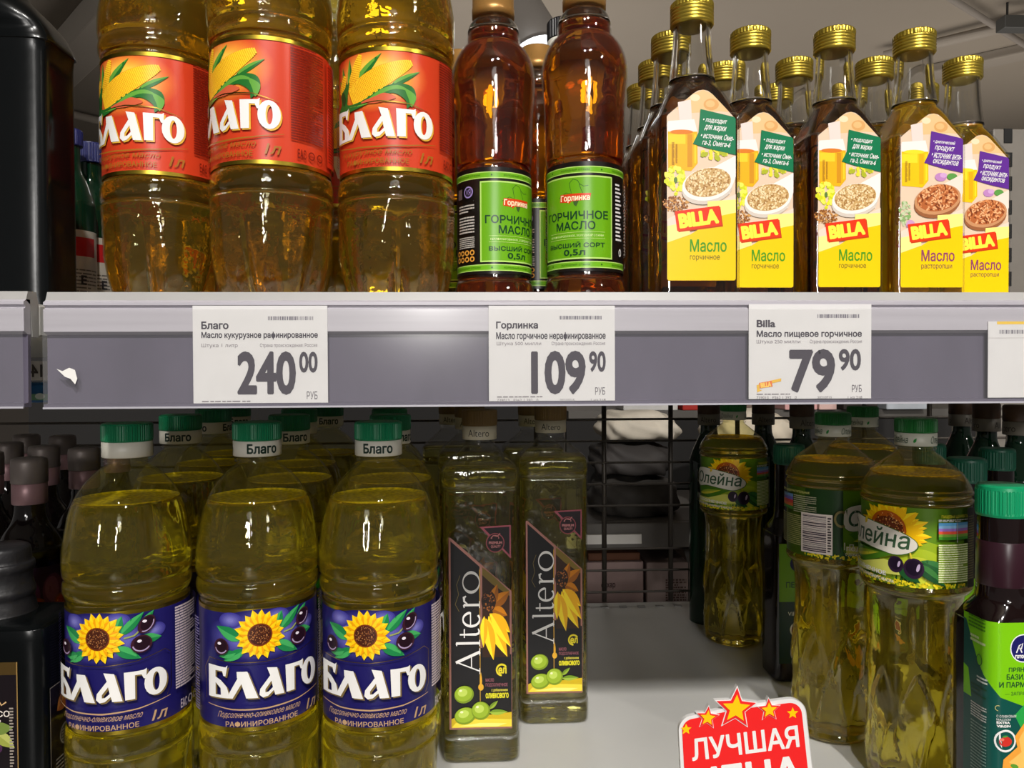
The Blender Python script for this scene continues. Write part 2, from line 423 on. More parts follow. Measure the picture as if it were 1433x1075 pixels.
    def mesh(s, m, mapf, step=None, clip=None, eps=0.00003, thick=0.0):
        bm = bmesh.new(); il = bm.faces.layers.int.new('pal'); pal = []
        for P, F_, c, ly, *zz in s.items:
            if c not in pal: pal.append(c)
            ci = pal.index(c); vs = [bm.verts.new((p[0], p[1], (ly + (zz[0][i] if zz else 0)) * eps)) for i, p in enumerate(P)]
            for f in F_:
                try: fc = bm.faces.new([vs[i] for i in f]); fc[il] = ci
                except ValueError: pass
        def bis(co, no, clear=False):
            bmesh.ops.bisect_plane(bm, geom=bm.verts[:] + bm.edges[:] + bm.faces[:], plane_co=co, plane_no=no, clear_outer=clear, dist=1e-7)
        if clip:
            x0, y0, x1, y1 = clip
            bis((x0, 0, 0), (-1, 0, 0), True); bis((x1, 0, 0), (1, 0, 0), True); bis((0, y0, 0), (0, -1, 0), True); bis((0, y1, 0), (0, 1, 0), True)
        if step:
            lo = min(v.co.x for v in bm.verts); hi = max(v.co.x for v in bm.verts); n = int((hi - lo) / step)
            for i in range(1, n + 1): bis((lo + i * step, 0, 0), (1, 0, 0))
        for f in bm.faces:
            f.normal_update()
            if f.normal.z < 0: f.normal_flip()
        nor = [(mapf(v.co.x, v.co.y, v.co.z + .001) - mapf(v.co.x, v.co.y, v.co.z)).normalized() for v in bm.verts]
        for v in bm.verts: v.co = mapf(v.co.x, v.co.y, v.co.z)
        me = bpy.data.meshes.new('print'); 
        ids = [f[il] for f in bm.faces]; bm.to_mesh(me); bm.free()
        at_ = me.attributes.new('ink', 'FLOAT_COLOR', 'CORNER'); arr = [0.0] * (4 * len(me.loops)); P4 = []
        for c in pal: P4.append((*lin(c), 0.0 if len(c) > 3 else 1.0))
        for p in me.polygons:
            c4 = P4[ids[p.index]]
            for li in p.loop_indices: arr[4 * li:4 * li + 4] = c4
        at_.data.foreach_set('color', arr); me.materials.append(m)
        if step: me.polygons.foreach_set('use_smooth', [True] * len(me.polygons)); me.normals_split_custom_set_from_vertices(nor)
        me.attributes.remove(me.attributes['pal']) if 'pal' in me.attributes else None
        return me
def cyl(R, h0=0.0, q=None):
    q = q or R
    return lambda x, y, z: Vector(((R + z) * math.sin(x / q), -(R + z) * math.cos(x / q), y + h0))
def flat(yf, h0=0.0, x0=0.0): return lambda x, y, z: Vector((x + x0, yf - z, y + h0))
def rsq(w_, rc, h0):
    """front (s=0) and side faces of a rounded square prism"""
    a = w_ / 2 - rc; q = PI / 2 * rc
    def f(x, y, z):
        s = abs(x); sg = -1 if x < 0 else 1
        if s <= a: X, Y = s, -w_ / 2 - z
        elif s <= a + q: t = (s - a) / rc; X, Y = a + (rc + z) * math.sin(t), -a - (rc + z) * math.cos(t)
        elif s <= a + q + 2 * a: X, Y = w_ / 2 + z, -a + (s - a - q)
        else: X, Y = w_ / 2 + z, a
        return Vector((sg * X, Y, y + h0))
    return f
W = (232, 230, 227); GOLD = (205, 170, 90, 0); DGOLD = (150, 128, 60, 0); BLK = (18, 16, 18)
NAVY = (30, 26, 92); RED = (200, 60, 30)

def glyph_blago(a, cx, by, c, dx=0, dy=0):
    def o(x0, pts): a.poly([(cx + x0 + x + dx, by + y + dy) for x, y in pts], c)
    o(-36.6, [(0, 0), (5.5, 0), (5.5, 20), (0, 20.3)])
    o(-36.6, [(5, 20), (12.6, 19.3), (14, 20.6), (12.6, 13.6), (11.2, 13.8), (10.4, 16.8), (5, 17)])
    o(-36.6, [(5, 13.2), (9.5, 11), (13.4, 7), (14.6, 3), (13.6, 0), (5, 0), (5, 1.8), (9.4, 1.8), (9.2, 6), (5, 9.8)])
    o(-23.5, [(0, 0), (4, 0), (10.2, 10.5), (9, 15.5), (7.3, 13)])
    o(-23.5, [(6.6, 16.8), (13, 16.8), (19.2, -.3), (12.2, 0), (9.3, 9.5), (6.8, 13)])
    o(-3.8, [(4.6, 18.2), (10.6, 17.2), (15, -.2), (9.4, 0), (7.8, 6), (6.6, 12.5)])
    o(-3.8, [(7.2, 13.8), (.6, 5.2), (.1, 1.6), (2.2, -.4), (5.2, .2), (9.6, 4.2), (9, 6), (5.4, 2.8), (3.6, 2.6), (3.6, 4.6), (8.4, 11)])
    o(12, [(.6, 0), (6, 0), (6, 17.2), (0, 17.4)])
    o(12, [(5.5, 17.2), (11, 17.2), (12.6, 18), (12.2, 11.6), (10.8, 11.8), (9.6, 14.6), (5.5, 14.8)])
    a.ring(cx + 30 + dx, by + 8.3 + dy, 6.9, 8.7, 2.1, 5.9, c, n=20)

def label_common(a, base, H, print_col):
    a.rect(-121.5, 0, 121.5, H, (196, 170, 60, 0)); a.rect(-121.5, 2.4, 121.5, H - 2.4, base)
def blago_lower_text(a, line, gold, lite):
    a.stroke([(-37, 17.5), (-20, 15.2), (0, 14.6), (20, 15.6), (39, 18.4)], [.3, .8, 1, .8, .3], gold)
    a.text(line, -29, 9.2, 22, 13.8, gold, rot=0, shear=.35)
    a.text('РАФИНИРОВАННОЕ', -24, 4.2, 20, 7.8, gold, .012)
    a.text('1л', 28, 5.6, 36.5, 12, gold, .015, shear=.3)

def art_blue():
    a = Art(); H = 77; label_common(a, NAVY, H, W)
    a.glow(-3, 60, 38, 16.5, NAVY, (98, 96, 176), n=14, q=.5)
    for x, y in ((-22, 70), (8, 71), (30, 62)): a.glow(x, y, 8, 5, (60, 56, 140), (120, 118, 190), n=6)
    G1, G2 = (30, 128, 70), (66, 168, 92)
    for l in ((-14, 58, -32, 66, 8), (-12, 52, -27, 44, 6), (6, 62, 11, 74, 7), (10, 62, 24, 75, 6), (22, 66, 30, 75, 4.5), (20, 58, 35, 57, 6.5), (6, 55, 22, 46, 7), (-18, 50, -30, 47, 5)):
        a.leaf(*l, G1, G2)
    a.stroke([(12, 60), (18, 61), (24, 66)], 1, (150, 160, 90))
    for k in range(18):
        t = 2 * PI * k / 18 + .1; R_ = 15.2 + (k % 3) * .5
        a.leaf(-3 + 4 * math.cos(t), 61 + 4 * math.sin(t), -3 + R_ * math.cos(t), 61 + R_ * math.sin(t), 6.0, (245, 190, 10), (255, 218, 30))
    for k in range(18):
        t = 2 * PI * (k + .5) / 18 + .1
        a.leaf(-3 + 5 * math.cos(t), 61 + 5 * math.sin(t), -3 + 13 * math.cos(t), 61 + 13 * math.sin(t), 4.2, (250, 204, 20), (236, 160, 8))
    a.ell(-3, 61, 7.4, 7.2, (120, 52, 18)).ell(-3, 61, 6.6, 6.4, (70, 32, 18)).dots(-3, 61, 6.2, 6, 120, .35, [(150, 90, 50), (50, 20, 12), (176, 120, 70)])
    for x, y, rx, ry, ro in ((22, 55.5, 6.2, 5.6, 0), (25, 67.5, 6.2, 4.4, 50), (-27, 54, 5.0, 5.2, 0)):
        a.ell(x, y, rx, ry, (58, 26, 38), ro).ell(x + .3, y + .5, rx * .75, ry * .75, (34, 14, 26), ro).ring(x, y, rx * .86, ry * .84, rx * .74, ry * .7, (170, 150, 186), 190, 330, 10, ro)
        a.ell(x - 1.2, y + 2, 1.3, .9, (235, 225, 235))
    a.stroke([(-39, 20), (-40, 40), (-36, 46.5), (-20, 44.5), (0, 44), (20, 45.5), (36, 49), (40, 46), (40, 24), (37, 19)], .45, (166, 140, 90, 0))
    glyph_blago(a, 0, 22, (120, 100, 60), 1.0, -.9); glyph_blago(a, 0, 22, W)
    blago_lower_text(a, 'Подсолнечно-оливковое масло', (186, 150, 112), W)
    T = (206, 190, 196)
    a.lines(43, 20, 66, 74, 30, T, .93, .62); a.text('ХАРАНЫЛЫ ВАР', 44, 47.4, 66, 49.6, W, .02) if False else None
    a.text('ЕАС', 47, 6, 53, 12, T, .02); a.ring(57, 9, 2.8, 2.8, 1.9, 1.9, T); a.ring(64, 9, 2.8, 2.8, 1.9, 1.9, T)
    a.lines(-54, 10, -46, 70, 34, (120, 110, 160), .9, .5)
    a.rect(70, 4, 100, 73, (40, 30, 90)); a.lines(72, 8, 98, 70, 34, T, .93, .5)
    return a
def art_red():
    a = Art(); H = 77; label_common(a, RED, H, W)
    a.glow(-4, 58, 39, 22, RED, (255, 196, 70), n=26, q=.45)
    a.rect(-50, 74.6, 46, H, (196, 170, 60, 0)); a.rect(-50, 77.0, 46, 84, RED)
    G1, G2, G3 = (34, 106, 40), (96, 158, 58), (20, 70, 30)
    for l in ((-25, 46, -31, 70, 5), (-22, 50, -22, 73, 5), (-20, 52, 3, 73, 6), (8, 52, 28, 63, 4), (-30, 55, -35, 62, 3)): a.leaf(*l, G1, G2)
    def cob(x0, y0, x1, y1, w_, n):
        dx, dy = x1 - x0, y1 - y0; l = math.hypot(dx, dy); ux, uy = dx / l, dy / l; nx, ny = -uy, ux; P1 = []; P2 = []
        for i in range(13):
            t = i / 12; q = w_ / 2 * (math.sin(PI * (0.12 + .88 * t) ** .75)) ** .55 if t < 1 else 0
            P1.append((x0 + dx * t + nx * q, y0 + dy * t + ny * q)); P2.append((x0 + dx * t - nx * q, y0 + dy * t - ny * q))
        a.poly(P1 + P2[::-1], (216, 122, 8))
        Pk = []; Fk = []
        rows = int(l / 1.25)
        for i in range(1, rows):
            t = i / rows; q = w_ / 2 * (math.sin(PI * (0.12 + .88 * t) ** .75)) ** .55
            for j in range(-n, n + 1):
                u = j / n * .9 * q; bx, by = x0 + dx * t + nx * u, y0 + dy * t + ny * u; b = len(Pk); hs = .5; hw = max(.25, .36 * w_ / n / 2)
                Pk += [(bx - ux * hs - nx * hw, by - uy * hs - ny * hw), (bx + ux * hs - nx * hw, by + uy * hs - ny * hw), (bx + ux * hs + nx * hw, by + uy * hs + ny * hw), (bx - ux * hs + nx * hw, by - uy * hs + ny * hw)]
                Fk.append((b, b + 1, b + 2, b + 3))
        a.raw(Pk, Fk, (255, 206, 44))
    cob(-33, 52, -27, 64, 7, 2); cob(-21, 51, -12, 74, 8, 3); cob(-21, 47, 23, 68, 15, 6)
    a.blob([(-24, 44), (-12, 44), (0, 50), (12, 54), (22, 53), (25, 48), (23, 43), (19, 39), (18, 44), (10, 48), (0, 45), (-12, 40.5), (-28, 38.5), (-35, 39), (-36, 43), (-32, 46), (-33, 52), (-28, 55), (-22, 58), (-24, 50)], G1)
    a.blob([(-22, 42), (-10, 43), (2, 50), (13, 53), (20, 50), (12, 50.5), (4, 48), (-8, 41.5)], G2)
    a.blob([(-12, 43), (0, 42), (12, 45), (5, 48), (-2, 46)], (206, 92, 60)); a.blob([(18, 51), (25, 47), (22, 40), (20, 45)], G2)
    a.ell(-29, 49, 2.6, 4.6, G3, 20)
    a.stroke([(-20, 41.8), (0, 43.2), (20, 42), (36, 37.5)], [.2, .7, .7, .2], DGOLD)
    glyph_blago(a, 0, 21, (222, 170, 60), 1.0, -.9); glyph_blago(a, 0, 21, W)
    blago_lower_text(a, 'Кукурузное масло', (158, 100, 30), W)
    T = (120, 28, 14)
    a.lines(43, 16, 68, 74, 36, T, .93, .62); a.text('ЕАС', 47, 5, 53, 11, T, .02); a.ring(57, 8, 2.6, 2.6, 1.8, 1.8, T); a.ring(64, 8, 2.6, 2.6, 1.8, 1.8, T)
    a.lines(-56, 10, -46, 70, 34, (200, 100, 60), .9, .5)
    a.rect(72, 5, 100, 72, (200, 50, 24)); a.lines(74, 8, 98, 70, 34, T, .93, .5)
    return a
def cap_art(words, col, H, R, green_word=True, icon=None):
    a = Art(); a.rect(-PI * R * 1000, 0, PI * R * 1000, H, (232, 228, 216)); n = len(words)
    for i, (t, x0, x1) in enumerate(words): a.text(t, x0, H * .22, x1, H * .82, col, .03)
    if icon:
        for x in icon: a.leaf(x - 1, H * .3, x + 1.2, H * .75, 1.6, (40, 140, 60))
    return a

# ------------------------------------------------------------------ bottle prototypes
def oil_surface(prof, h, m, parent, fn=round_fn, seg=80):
    """frothy film with caught light put into its yellow, and the meniscus climbing the wall"""
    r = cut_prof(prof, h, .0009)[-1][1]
    return link('lit_froth', lathe([(h + .0002, r * .05), (h + .0003, r * .8), (h + .0006, r * .97), (h + .0016, r)], m, seg, fn, top=False, bottom=False), parent)
def lit_froth(name, col, k=.35):
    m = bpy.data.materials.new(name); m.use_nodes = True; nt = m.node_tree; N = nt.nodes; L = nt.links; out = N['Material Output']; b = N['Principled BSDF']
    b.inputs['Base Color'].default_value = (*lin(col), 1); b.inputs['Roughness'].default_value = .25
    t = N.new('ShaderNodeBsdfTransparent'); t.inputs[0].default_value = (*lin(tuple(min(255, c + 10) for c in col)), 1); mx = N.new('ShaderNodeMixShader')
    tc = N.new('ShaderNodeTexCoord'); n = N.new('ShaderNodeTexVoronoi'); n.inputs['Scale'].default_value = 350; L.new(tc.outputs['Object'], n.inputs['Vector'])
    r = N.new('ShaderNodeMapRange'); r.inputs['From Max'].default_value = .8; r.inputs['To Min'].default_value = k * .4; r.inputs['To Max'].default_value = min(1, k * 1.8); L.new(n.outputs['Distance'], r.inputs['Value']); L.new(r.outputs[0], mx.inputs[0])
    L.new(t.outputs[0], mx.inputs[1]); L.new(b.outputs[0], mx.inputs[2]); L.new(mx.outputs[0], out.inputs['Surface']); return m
F_SUN = lit_froth('pale_lit_froth', (252, 226, 16), .8); F_OLE = lit_froth('yellow_lit_froth', (250, 205, 8), .5)  # bright yellow stands in for light caught at the oil surface
def ribbed_cap(r, h0, h1, m, ribs=48, amp=.018, topr=.9, bev=.0012):
    f = lambda h, th, rr: ((rr * (1 + (amp * (1 if math.sin(ribs * th) > 0 else -1) if h0 + bev * .6 < h < h1 - bev * 1.1 else 0))) * math.cos(th),
                           (rr * (1 + (amp * (1 if math.sin(ribs * th) > 0 else -1) if h0 + bev * .6 < h < h1 - bev * 1.1 else 0))) * math.sin(th))
    return lathe([(h0, r * .97), (h0 + bev * .5, r), (h0 + bev, r), (h1 - bev * 1.2, r), (h1 - bev, r), (h1 - bev * .4, r * .985), (h1, r * topr)], m, ribs * 4, f, smooth=False)

P_BLAGO = [(0, .018), (.002, .025), (.006, .0305), (.014, .0355), (.025, .0386), (.038, .0402), (.055, .0408), (.070, .0410), (.076, .0408), (.0785, .0397), (.081, .0408), (.087, .0408), (.0915, .0398), (.094, .0387),
           (.133, .0387), (.172, .0387), (.1745, .0396), (.178, .0409), (.183, .0409), (.1855, .0398), (.188, .0409), (.193, .0414), (.203, .0412), (.213, .0397), (.222, .0370), (.231, .0334), (.239, .0286), (.246, .0228), (.2505, .0170), (.2525, .0140), (.2535, .0132), (.258, .0132)]
P_BLAGO = [(h - (.0055 if .075 < h < .216 else 0), r * (.955 if h < .24 else .93)) for h, r in P_BLAGO]
def blago_fn(h, th, r):
    k = 0
    if h < .072:   # petal base
        t = 1 - h / .072; k -= .36 * t ** 1.6 * (1 - abs(math.sin(2.5 * th))) ** 2.6 + .03 * min(1, t * 3) * (0.5 + .5 * math.cos(10 * th)) - (.010 if .037 < h < .040 else 0)
        if .048 < h < .068: k -= .02 * max(0, math.cos(10 * th)) ** 8
    if .19 < h < .24:
        t = math.sin(PI * (h - .19) / .05); k -= .045 * t * max(0, math.cos(8 * th)) ** 4
    return r * (1 + k) * math.cos(th), r * (1 + k) * math.sin(th)
def make_blago(name, label, oilm, artf, fill, group):
    t = thing(name, label, 'bottle', group=group); pr = smoothp(P_BLAGO, 3)
    link('bottle_body', lathe(pr, M_PETY, 80, blago_fn, top=False), t)
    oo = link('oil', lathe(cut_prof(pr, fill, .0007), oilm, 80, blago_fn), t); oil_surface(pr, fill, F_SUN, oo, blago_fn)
    link('label', artf().mesh(M_LABEL, cyl(.03755, .0878, .0393), step=.0035, clip=(-.1215, 0, .1215, .077), eps=.00002), t)
    link('neck_ring', lathe([(.2535, .0130), (.2540, .0146), (.2555, .0148), (.2560, .0130)], M_PET, 40, top=False, bottom=False), t)
    c = link('cap_band', lathe([(.2575, .0150), (.2580, .0156), (.2675, .0156), (.2678, .0148)], mat('white_cap_plastic', (222, 218, 205), .4), 48), t)
    link('cap', ribbed_cap(.0156, .2678, .2800, mat('green_cap_plastic', (8, 118, 76), .35), 60), t)
    a = Art(); 
    for x in (-34, 2): a.text('Благо', x - 10.5, 1.8, x + 10.5, 8.4, (22, 48, 38), .035)
    link('cap_lettering', a.mesh(M_LABEL, cyl(.01568, .2578, .0164), step=.002), c)
    return t

P_OLE = [(0, .027), (.002, .033), (.006, .0362), (.02, .0382), (.045, .0384), (.07, .0378), (.085, .0362), (.10, .0346), (.118, .0340), (.135, .0345), (.148, .0372), (.154, .0402), (.157, .0421), (.159, .0421), (.161, .0410),
         (.19, .0410), (.2185, .0410), (.2195, .0425), (.2215, .0425), (.2225, .0414), (.2245, .0414), (.2255, .0425), (.2275, .0425), (.2285, .0416), (.2305, .0412), (.236, .0350), (.243, .0262), (.249, .0180), (.2525, .0135), (.257, .0132)]
P_OLE = [(h - (.004 if .150 < h < .232 else 0), r * .90) for h, r in P_OLE]
def ole_fn(h, th, r):
    k = 0.0
    if .006 < h < .092:
        for n, ph, c, hh in ((8, 0, .004, .062), (8, PI / 8, .03, .092)):
            u = ((th + ph) * n / (2 * PI)) % 1.0 - .5; t = (h - c) / (hh - c)
            if 0 < t < 1:
                wv = .46 * math.sin(PI * (.5 + .5 * t)) ** .8 if c < .01 else .42 * math.sin(PI * t) ** .9
                e = (wv - abs(u)) / .05
                if e > 0: k -= (.075 if c < .01 else .05) * min(1, e)
    if .09 < h < .152: k -= .035 * math.sin(PI * (h - .09) / .062) * max(0, math.cos(8 * th)) ** 2
    return r * (1 + k) * math.cos(th), r * (1 + k) * math.sin(th)
def art_ole():
    a = Art(); H = 57; a.rect(-128.5, 0, 128.5, H, (96, 138, 24))
    a.rect(-128.5, 0, -72, H, (70, 96, 20)); a.rect(-72, 0, -38, H, (30, 62, 24)); a.rect(80, 0, 128.5, H, (18, 24, 14))
    for i, c in enumerate(((150, 176, 30), (176, 196, 40), (206, 214, 60))): a.ell(32, 14 - i, 30 - i * 8, 20 - i * 5, c)
    for i in range(60):
        x = random.uniform(-72, 72); a.leaf(x, 0, x + random.uniform(-4, 4), random.uniform(5, 12), 2, random.choice([(40, 100, 30), (20, 70, 24), (120, 160, 30)]))
    a.dots(0, 2.2, 72, 2.2, 260, .9, [(240, 220, 40), (220, 200, 20)])
    for k in range(26):
        t = rad(-20 + 220 * k / 25); a.leaf(12 + 8 * math.cos(t), 38 + 8 * math.sin(t), 12 + (25 + (k % 3) * 2.5) * math.cos(t), 38 + (21 + (k % 2) * 3) * math.sin(t), 6.5, (246, 190, 6), (255, 222, 26))
    a.ell(10, 40, 14.5, 13.5, (176, 84, 12)).ell(10, 38, 13, 11.5, (104, 42, 16)).dots(10, 41, 13, 11, 170, .5, [(200, 130, 60), (240, 190, 120), (70, 24, 10)])
    def ban(g, c): a.blob([(-38 - g, 34), (-36, 42 + g), (-24, 45.5 + g), (0, 43.5 + g), (20, 39 + g), (31 + g, 33), (30 + g, 27 - g), (18, 22.5 - g), (4, 24 - g), (-16, 26 - g), (-30, 24 - g), (-37 - g, 27)], c)
    ban(.7, (60, 100, 30)); ban(0, (222, 216, 204))
    a.text('Олейна', -34, 27.5, 27, 41, (52, 84, 56), .012, rot=-1.5, shear=.12)
    a.leaf(-11, 41, -8, 47, 3.2, (230, 200, 60))
    a.poly([(-34, 22), (-26, 24), (-8, 23.5), (14, 22), (2, 17), (-12, 12.5), (-26, 15)], (70, 120, 26)); a.leaf(-30, 16, 4, 22, 5, (196, 190, 50), (140, 160, 40))
    a.poly([(-36, 12), (-14, 12), (8, 18), (20, 16), (20, 8), (-36, 5)], (206, 208, 96))
    a.leaf(34, 20, 60, 10, 8, (34, 92, 44), (56, 120, 60)); a.leaf(30, 18, 52, 2, 8, (26, 78, 38), (60, 124, 56)); a.leaf(18, 14, 34, 4, 8, (30, 84, 40))
    for x, y, r in ((17, 15.5, 5.6), (29.5, 14, 7)):
        a.ell(x, y, r, r * 1.06, (44, 24, 50)).ell(x, y + .6, r * .78, r * .8, (26, 12, 34)).ell(x + r * .42, y + r * .1, r * .16, r * .42, (190, 170, 200), -15)
    a.stroke([(28, 21), (27, 25)], 1.2, (220, 200, 60))
    a.text('ПОДСОЛНЕЧНОЕ', -36, 6.6, 10, 10.4, W, .03, rot=-3); a.text('С ДОБАВЛЕНИЕМ ОЛИВКОВОГО МАСЛА', -37, 2.6, 16, 5.2, W, .02, rot=-3)
    # facts panel
    a.text('ПИЩЕВАЯ ЦЕННОСТЬ', 48, 50.5, 71, 53, (236, 230, 60), .02); a.lines(46, 48, 71, 50, 2, W)
    for i, c in enumerate(((90, 160, 210), (130, 176, 214), (150, 110, 190), (224, 84, 60), (120, 160, 60), (60, 140, 40))): a.rect(46, 45.5 - 2 * i, 71, 47.5 - 2 * i, c)
    a.rect(60.2, 33.5, 60.6, 47.5, W); a.rect(46, 5, 71, 32.5, (118, 150, 20)); a.lines(46, 5, 71, 32.5, 17, (232, 236, 190), .94, .5)
    a.rect(71, 0, 81, H, (30, 26, 14)); a.lines(72, 6, 80, 52, 26, (120, 110, 70), .9, .4)
    # barcode side
    a.lines(-108, 8, -50, 34, 16, (170, 170, 110), .94, .4)
    for i, c in enumerate(((110, 150, 200), (120, 100, 190), (200, 70, 70), (210, 110, 60), (70, 130, 60))): a.rect(-103, 48 - 2.6 * i, -84, 50.6 - 2.6 * i, c)
    a.lines(-83, 36, -60, 51, 9, (180, 180, 150), .94, .4); a.text('СМЕСЬ МАСЕЛ РАСТИТЕЛЬНЫХ', -103, 52.5, -66, 54.5, (210, 206, 120), .02)
    a.rect(-74, 4, -47, 37, (226, 214, 206)); P = []; F_ = []; y = 5.5
    while y < 35.5:
        q = random.choice((.25, .4, .7, 1.0)); b = len(P); P += [(-72.5, y), (-52, y), (-52, y + q), (-72.5, y + q)]; F_.append((b, b + 1, b + 2, b + 3)); y += q + random.choice((.3, .5, .8))
    a.raw(P, F_, (60, 44, 60)); a.lines(-51, 6, -48, 35, 13, (70, 60, 60), 1, .6)
    a.text('1л', -38, 9, -30, 15, (200, 200, 180), .0)
    a.ring(-40, 34, 6, 7, 4.2, 5, (120, 110, 60), 60, 300)
    return a
def make_ole():
    t = thing('oil_bottle', 'x', 'bottle', group='clear bottles of sunflower and olive oil with ribbed shoulders'); pr = smoothp(P_OLE[:14], 5)[:-1] + smoothp(P_OLE[14:], 2)
    link('bottle_body', lathe(pr, M_PETY, 128, ole_fn, top=False), t)
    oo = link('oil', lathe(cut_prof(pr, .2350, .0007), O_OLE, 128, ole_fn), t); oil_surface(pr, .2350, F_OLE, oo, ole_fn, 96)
    link('label', art_ole().mesh(M_LABEL, cyl(.0373, .1572, .0414), step=.0035, clip=(-.1285, 0, .1285, .057), eps=.000016), t)
    link('neck_ring', lathe([(.2525, .0122), (.2530, .0140), (.2545, .0142), (.2550, .0122)], M_PET, 40, top=False, bottom=False), t)
    c = link('cap_band', lathe([(.2560, .0140), (.2565, .0145), (.2655, .0145), (.2658, .0137)], mat('pale_cap_plastic', (205, 205, 190), .4), 48), t)
    link('cap', ribbed_cap(.0145, .2658, .2765, mat('leaf_green_cap_plastic', (22, 110, 44), .4), 60), t)
    a = Art()
    for x in (-34, -1, 32): a.text('Олейна', x - 9, 2, x + 7, 7.6, (50, 80, 56), .0, shear=.2); a.leaf(x + 11, 2.5, x + 13, 6, 2, (40, 140, 60))
    link('cap_lettering', a.mesh(M_LABEL, cyl(.01458, .2562, .0155), step=.002), c)
    return t

# Gorlinka half-litre
P_GOR = [(0, .020), (.001, .025), (.004, .0282), (.010, .0290), (.016, .0284), (.021, .0264), (.0225, .0258), (.06, .0258), (.0975, .0258), (.101, .0266), (.11, .0272), (.135, .0278), (.15, .0288), (.163, .0294), (.172, .0288), (.18, .0262), (.1865, .0222), (.1885, .0194), (.190, .0188), (.1945, .0186), (.199, .0180), (.203, .0170), (.2065, .0145), (.208, .0128), (.214, .0128)]
P_GOR = [(h + (.003 if .0205 < h < .16 else 0), r) for h, r in P_GOR]
def art_gor():
    a = Art(); H = 72; a.rect(-82, 0, 82, H, (20, 16, 14)); G = (100, 160, 18); LG = (176, 212, 110)
    for y0 in (2.2, 64.4):
        a.rect(-82, y0, 82, y0 + 4.4, LG); a.rect(-82, y0 + .6, 82, y0 + 3.8, (104, 168, 24))
        for x in range(-72, 73, 36): a.text('ХОЛОДНЫЙ ОТЖИМ', x - 10, y0 + 1.4, x + 10, y0 + 3, (40, 80, 20), .01); a.ell(x + 18, y0 + 2.2, .6, .6, (40, 80, 20), n=8)
    a.rect(-26, 8, 26, 62.5, LG); a.rect(-25, 9, 25, 61.5, G)
    DK = (16, 60, 34)
    a.stroke([(-11, 49), (-6, 52), (-2, 51), (-3, 55), (-3.5, 58), (-1, 60.5), (2, 59.5), (3.5, 57), (6, 55.5), (9, 56)], .35, DK)
    a.stroke([(3, 57), (4.5, 53), (5.5, 51)], .3, DK); a.poly([(-1, 46), (3, 46.5), (1.2, 42.5), (-.4, 43.6)], (60, 90, 40))
    a.poly([(-10.5, 46), (-4, 45.2), (-4, 44.2), (-2, 46), (10, 46.5), (10.8, 51), (-10, 51)], (206, 60, 20)); a.text('Горлинка', -9.8, 45.3, 10, 50.4, (248, 226, 190), .03)
    a.text('ГОРЧИЧНОЕ', -22.5, 34, 22.5, 39.6, DK, .02); a.text('МАСЛО', -13.5, 27.2, 13.5, 32.8, DK, .02)
    a.stroke([(-20, 25.6), (20, 25.6)], .3, LG); a.stroke([(-20, 21.4), (20, 21.4)], .3, LG); a.text('НЕРАФИНИРОВАННОЕ, ХОЛОДНЫЙ ОТЖИМ', -19, 22.4, 19, 24.4, (206, 230, 150), .01)
    a.text('ВЫСШИЙ СОРТ', -20, 15.6, 20, 19.4, DK, .02); a.text('0,5л', -7.5, 9.8, 7, 14.4, DK, .02)
    T = (190, 184, 176)
    for y0, y1 in ((28, 40), (18, 26)): a.lines(-45, y0, -30, y1, 6, T, .9, .5)
    a.lines(-45, 42, -30, 48, 3, T, .9, .5); a.ring(-35, 56, 4, 4, 3, 3, (150, 130, 190)); a.text('VЯ', -37, 54, -33, 58, (150, 130, 190)); a.rect(-46, 52, -41, 59, (100, 84, 84))
    for i in range(4):
        for j in range(2): a.ring(-45 + 4.4 * i, 10.5 + 4.4 * j, 1.9, 1.9, 1.0, 1.0, (214, 150, 60))
    for i in range(15): a.lines(28.5, 57 - i * 2.6, 33 + (i % 3), 58.8 - i * 2.6, 1, W, .9, .7)
    a.ring(33, 13, 1.4, 2.6, .8, 1.8, W); a.lines(40, 12, 62, 60, 22, T, .9, .5)
    return a
def make_gor():
    t = thing('oil_bottle', 'x', 'bottle', group='half-litre bottles of amber mustard oil'); pr = smoothp(P_GOR, 3)
    link('bottle_body', lathe([p for p in pr if p[0] < .1985], M_GLASS, 64, top=False), t); link('neck', shell(pr, M_NECK, .1985, .0022, 64), t)
    link('oil', lathe(cut_prof(pr, .1975, .0008), O_GOR, 64), t)
    link('label', art_gor().mesh(M_LABEL, cyl(.0262, .0272), step=.0024, eps=.00002), t)
    link('cap', lathe([(.2085, .0130), (.2090, .0148), (.2150, .0150), (.2152, .0146), (.226, .0146), (.2275, .013)], mat('bronze_cap', (168, 124, 66), .35, .5), 48), t)
    return t

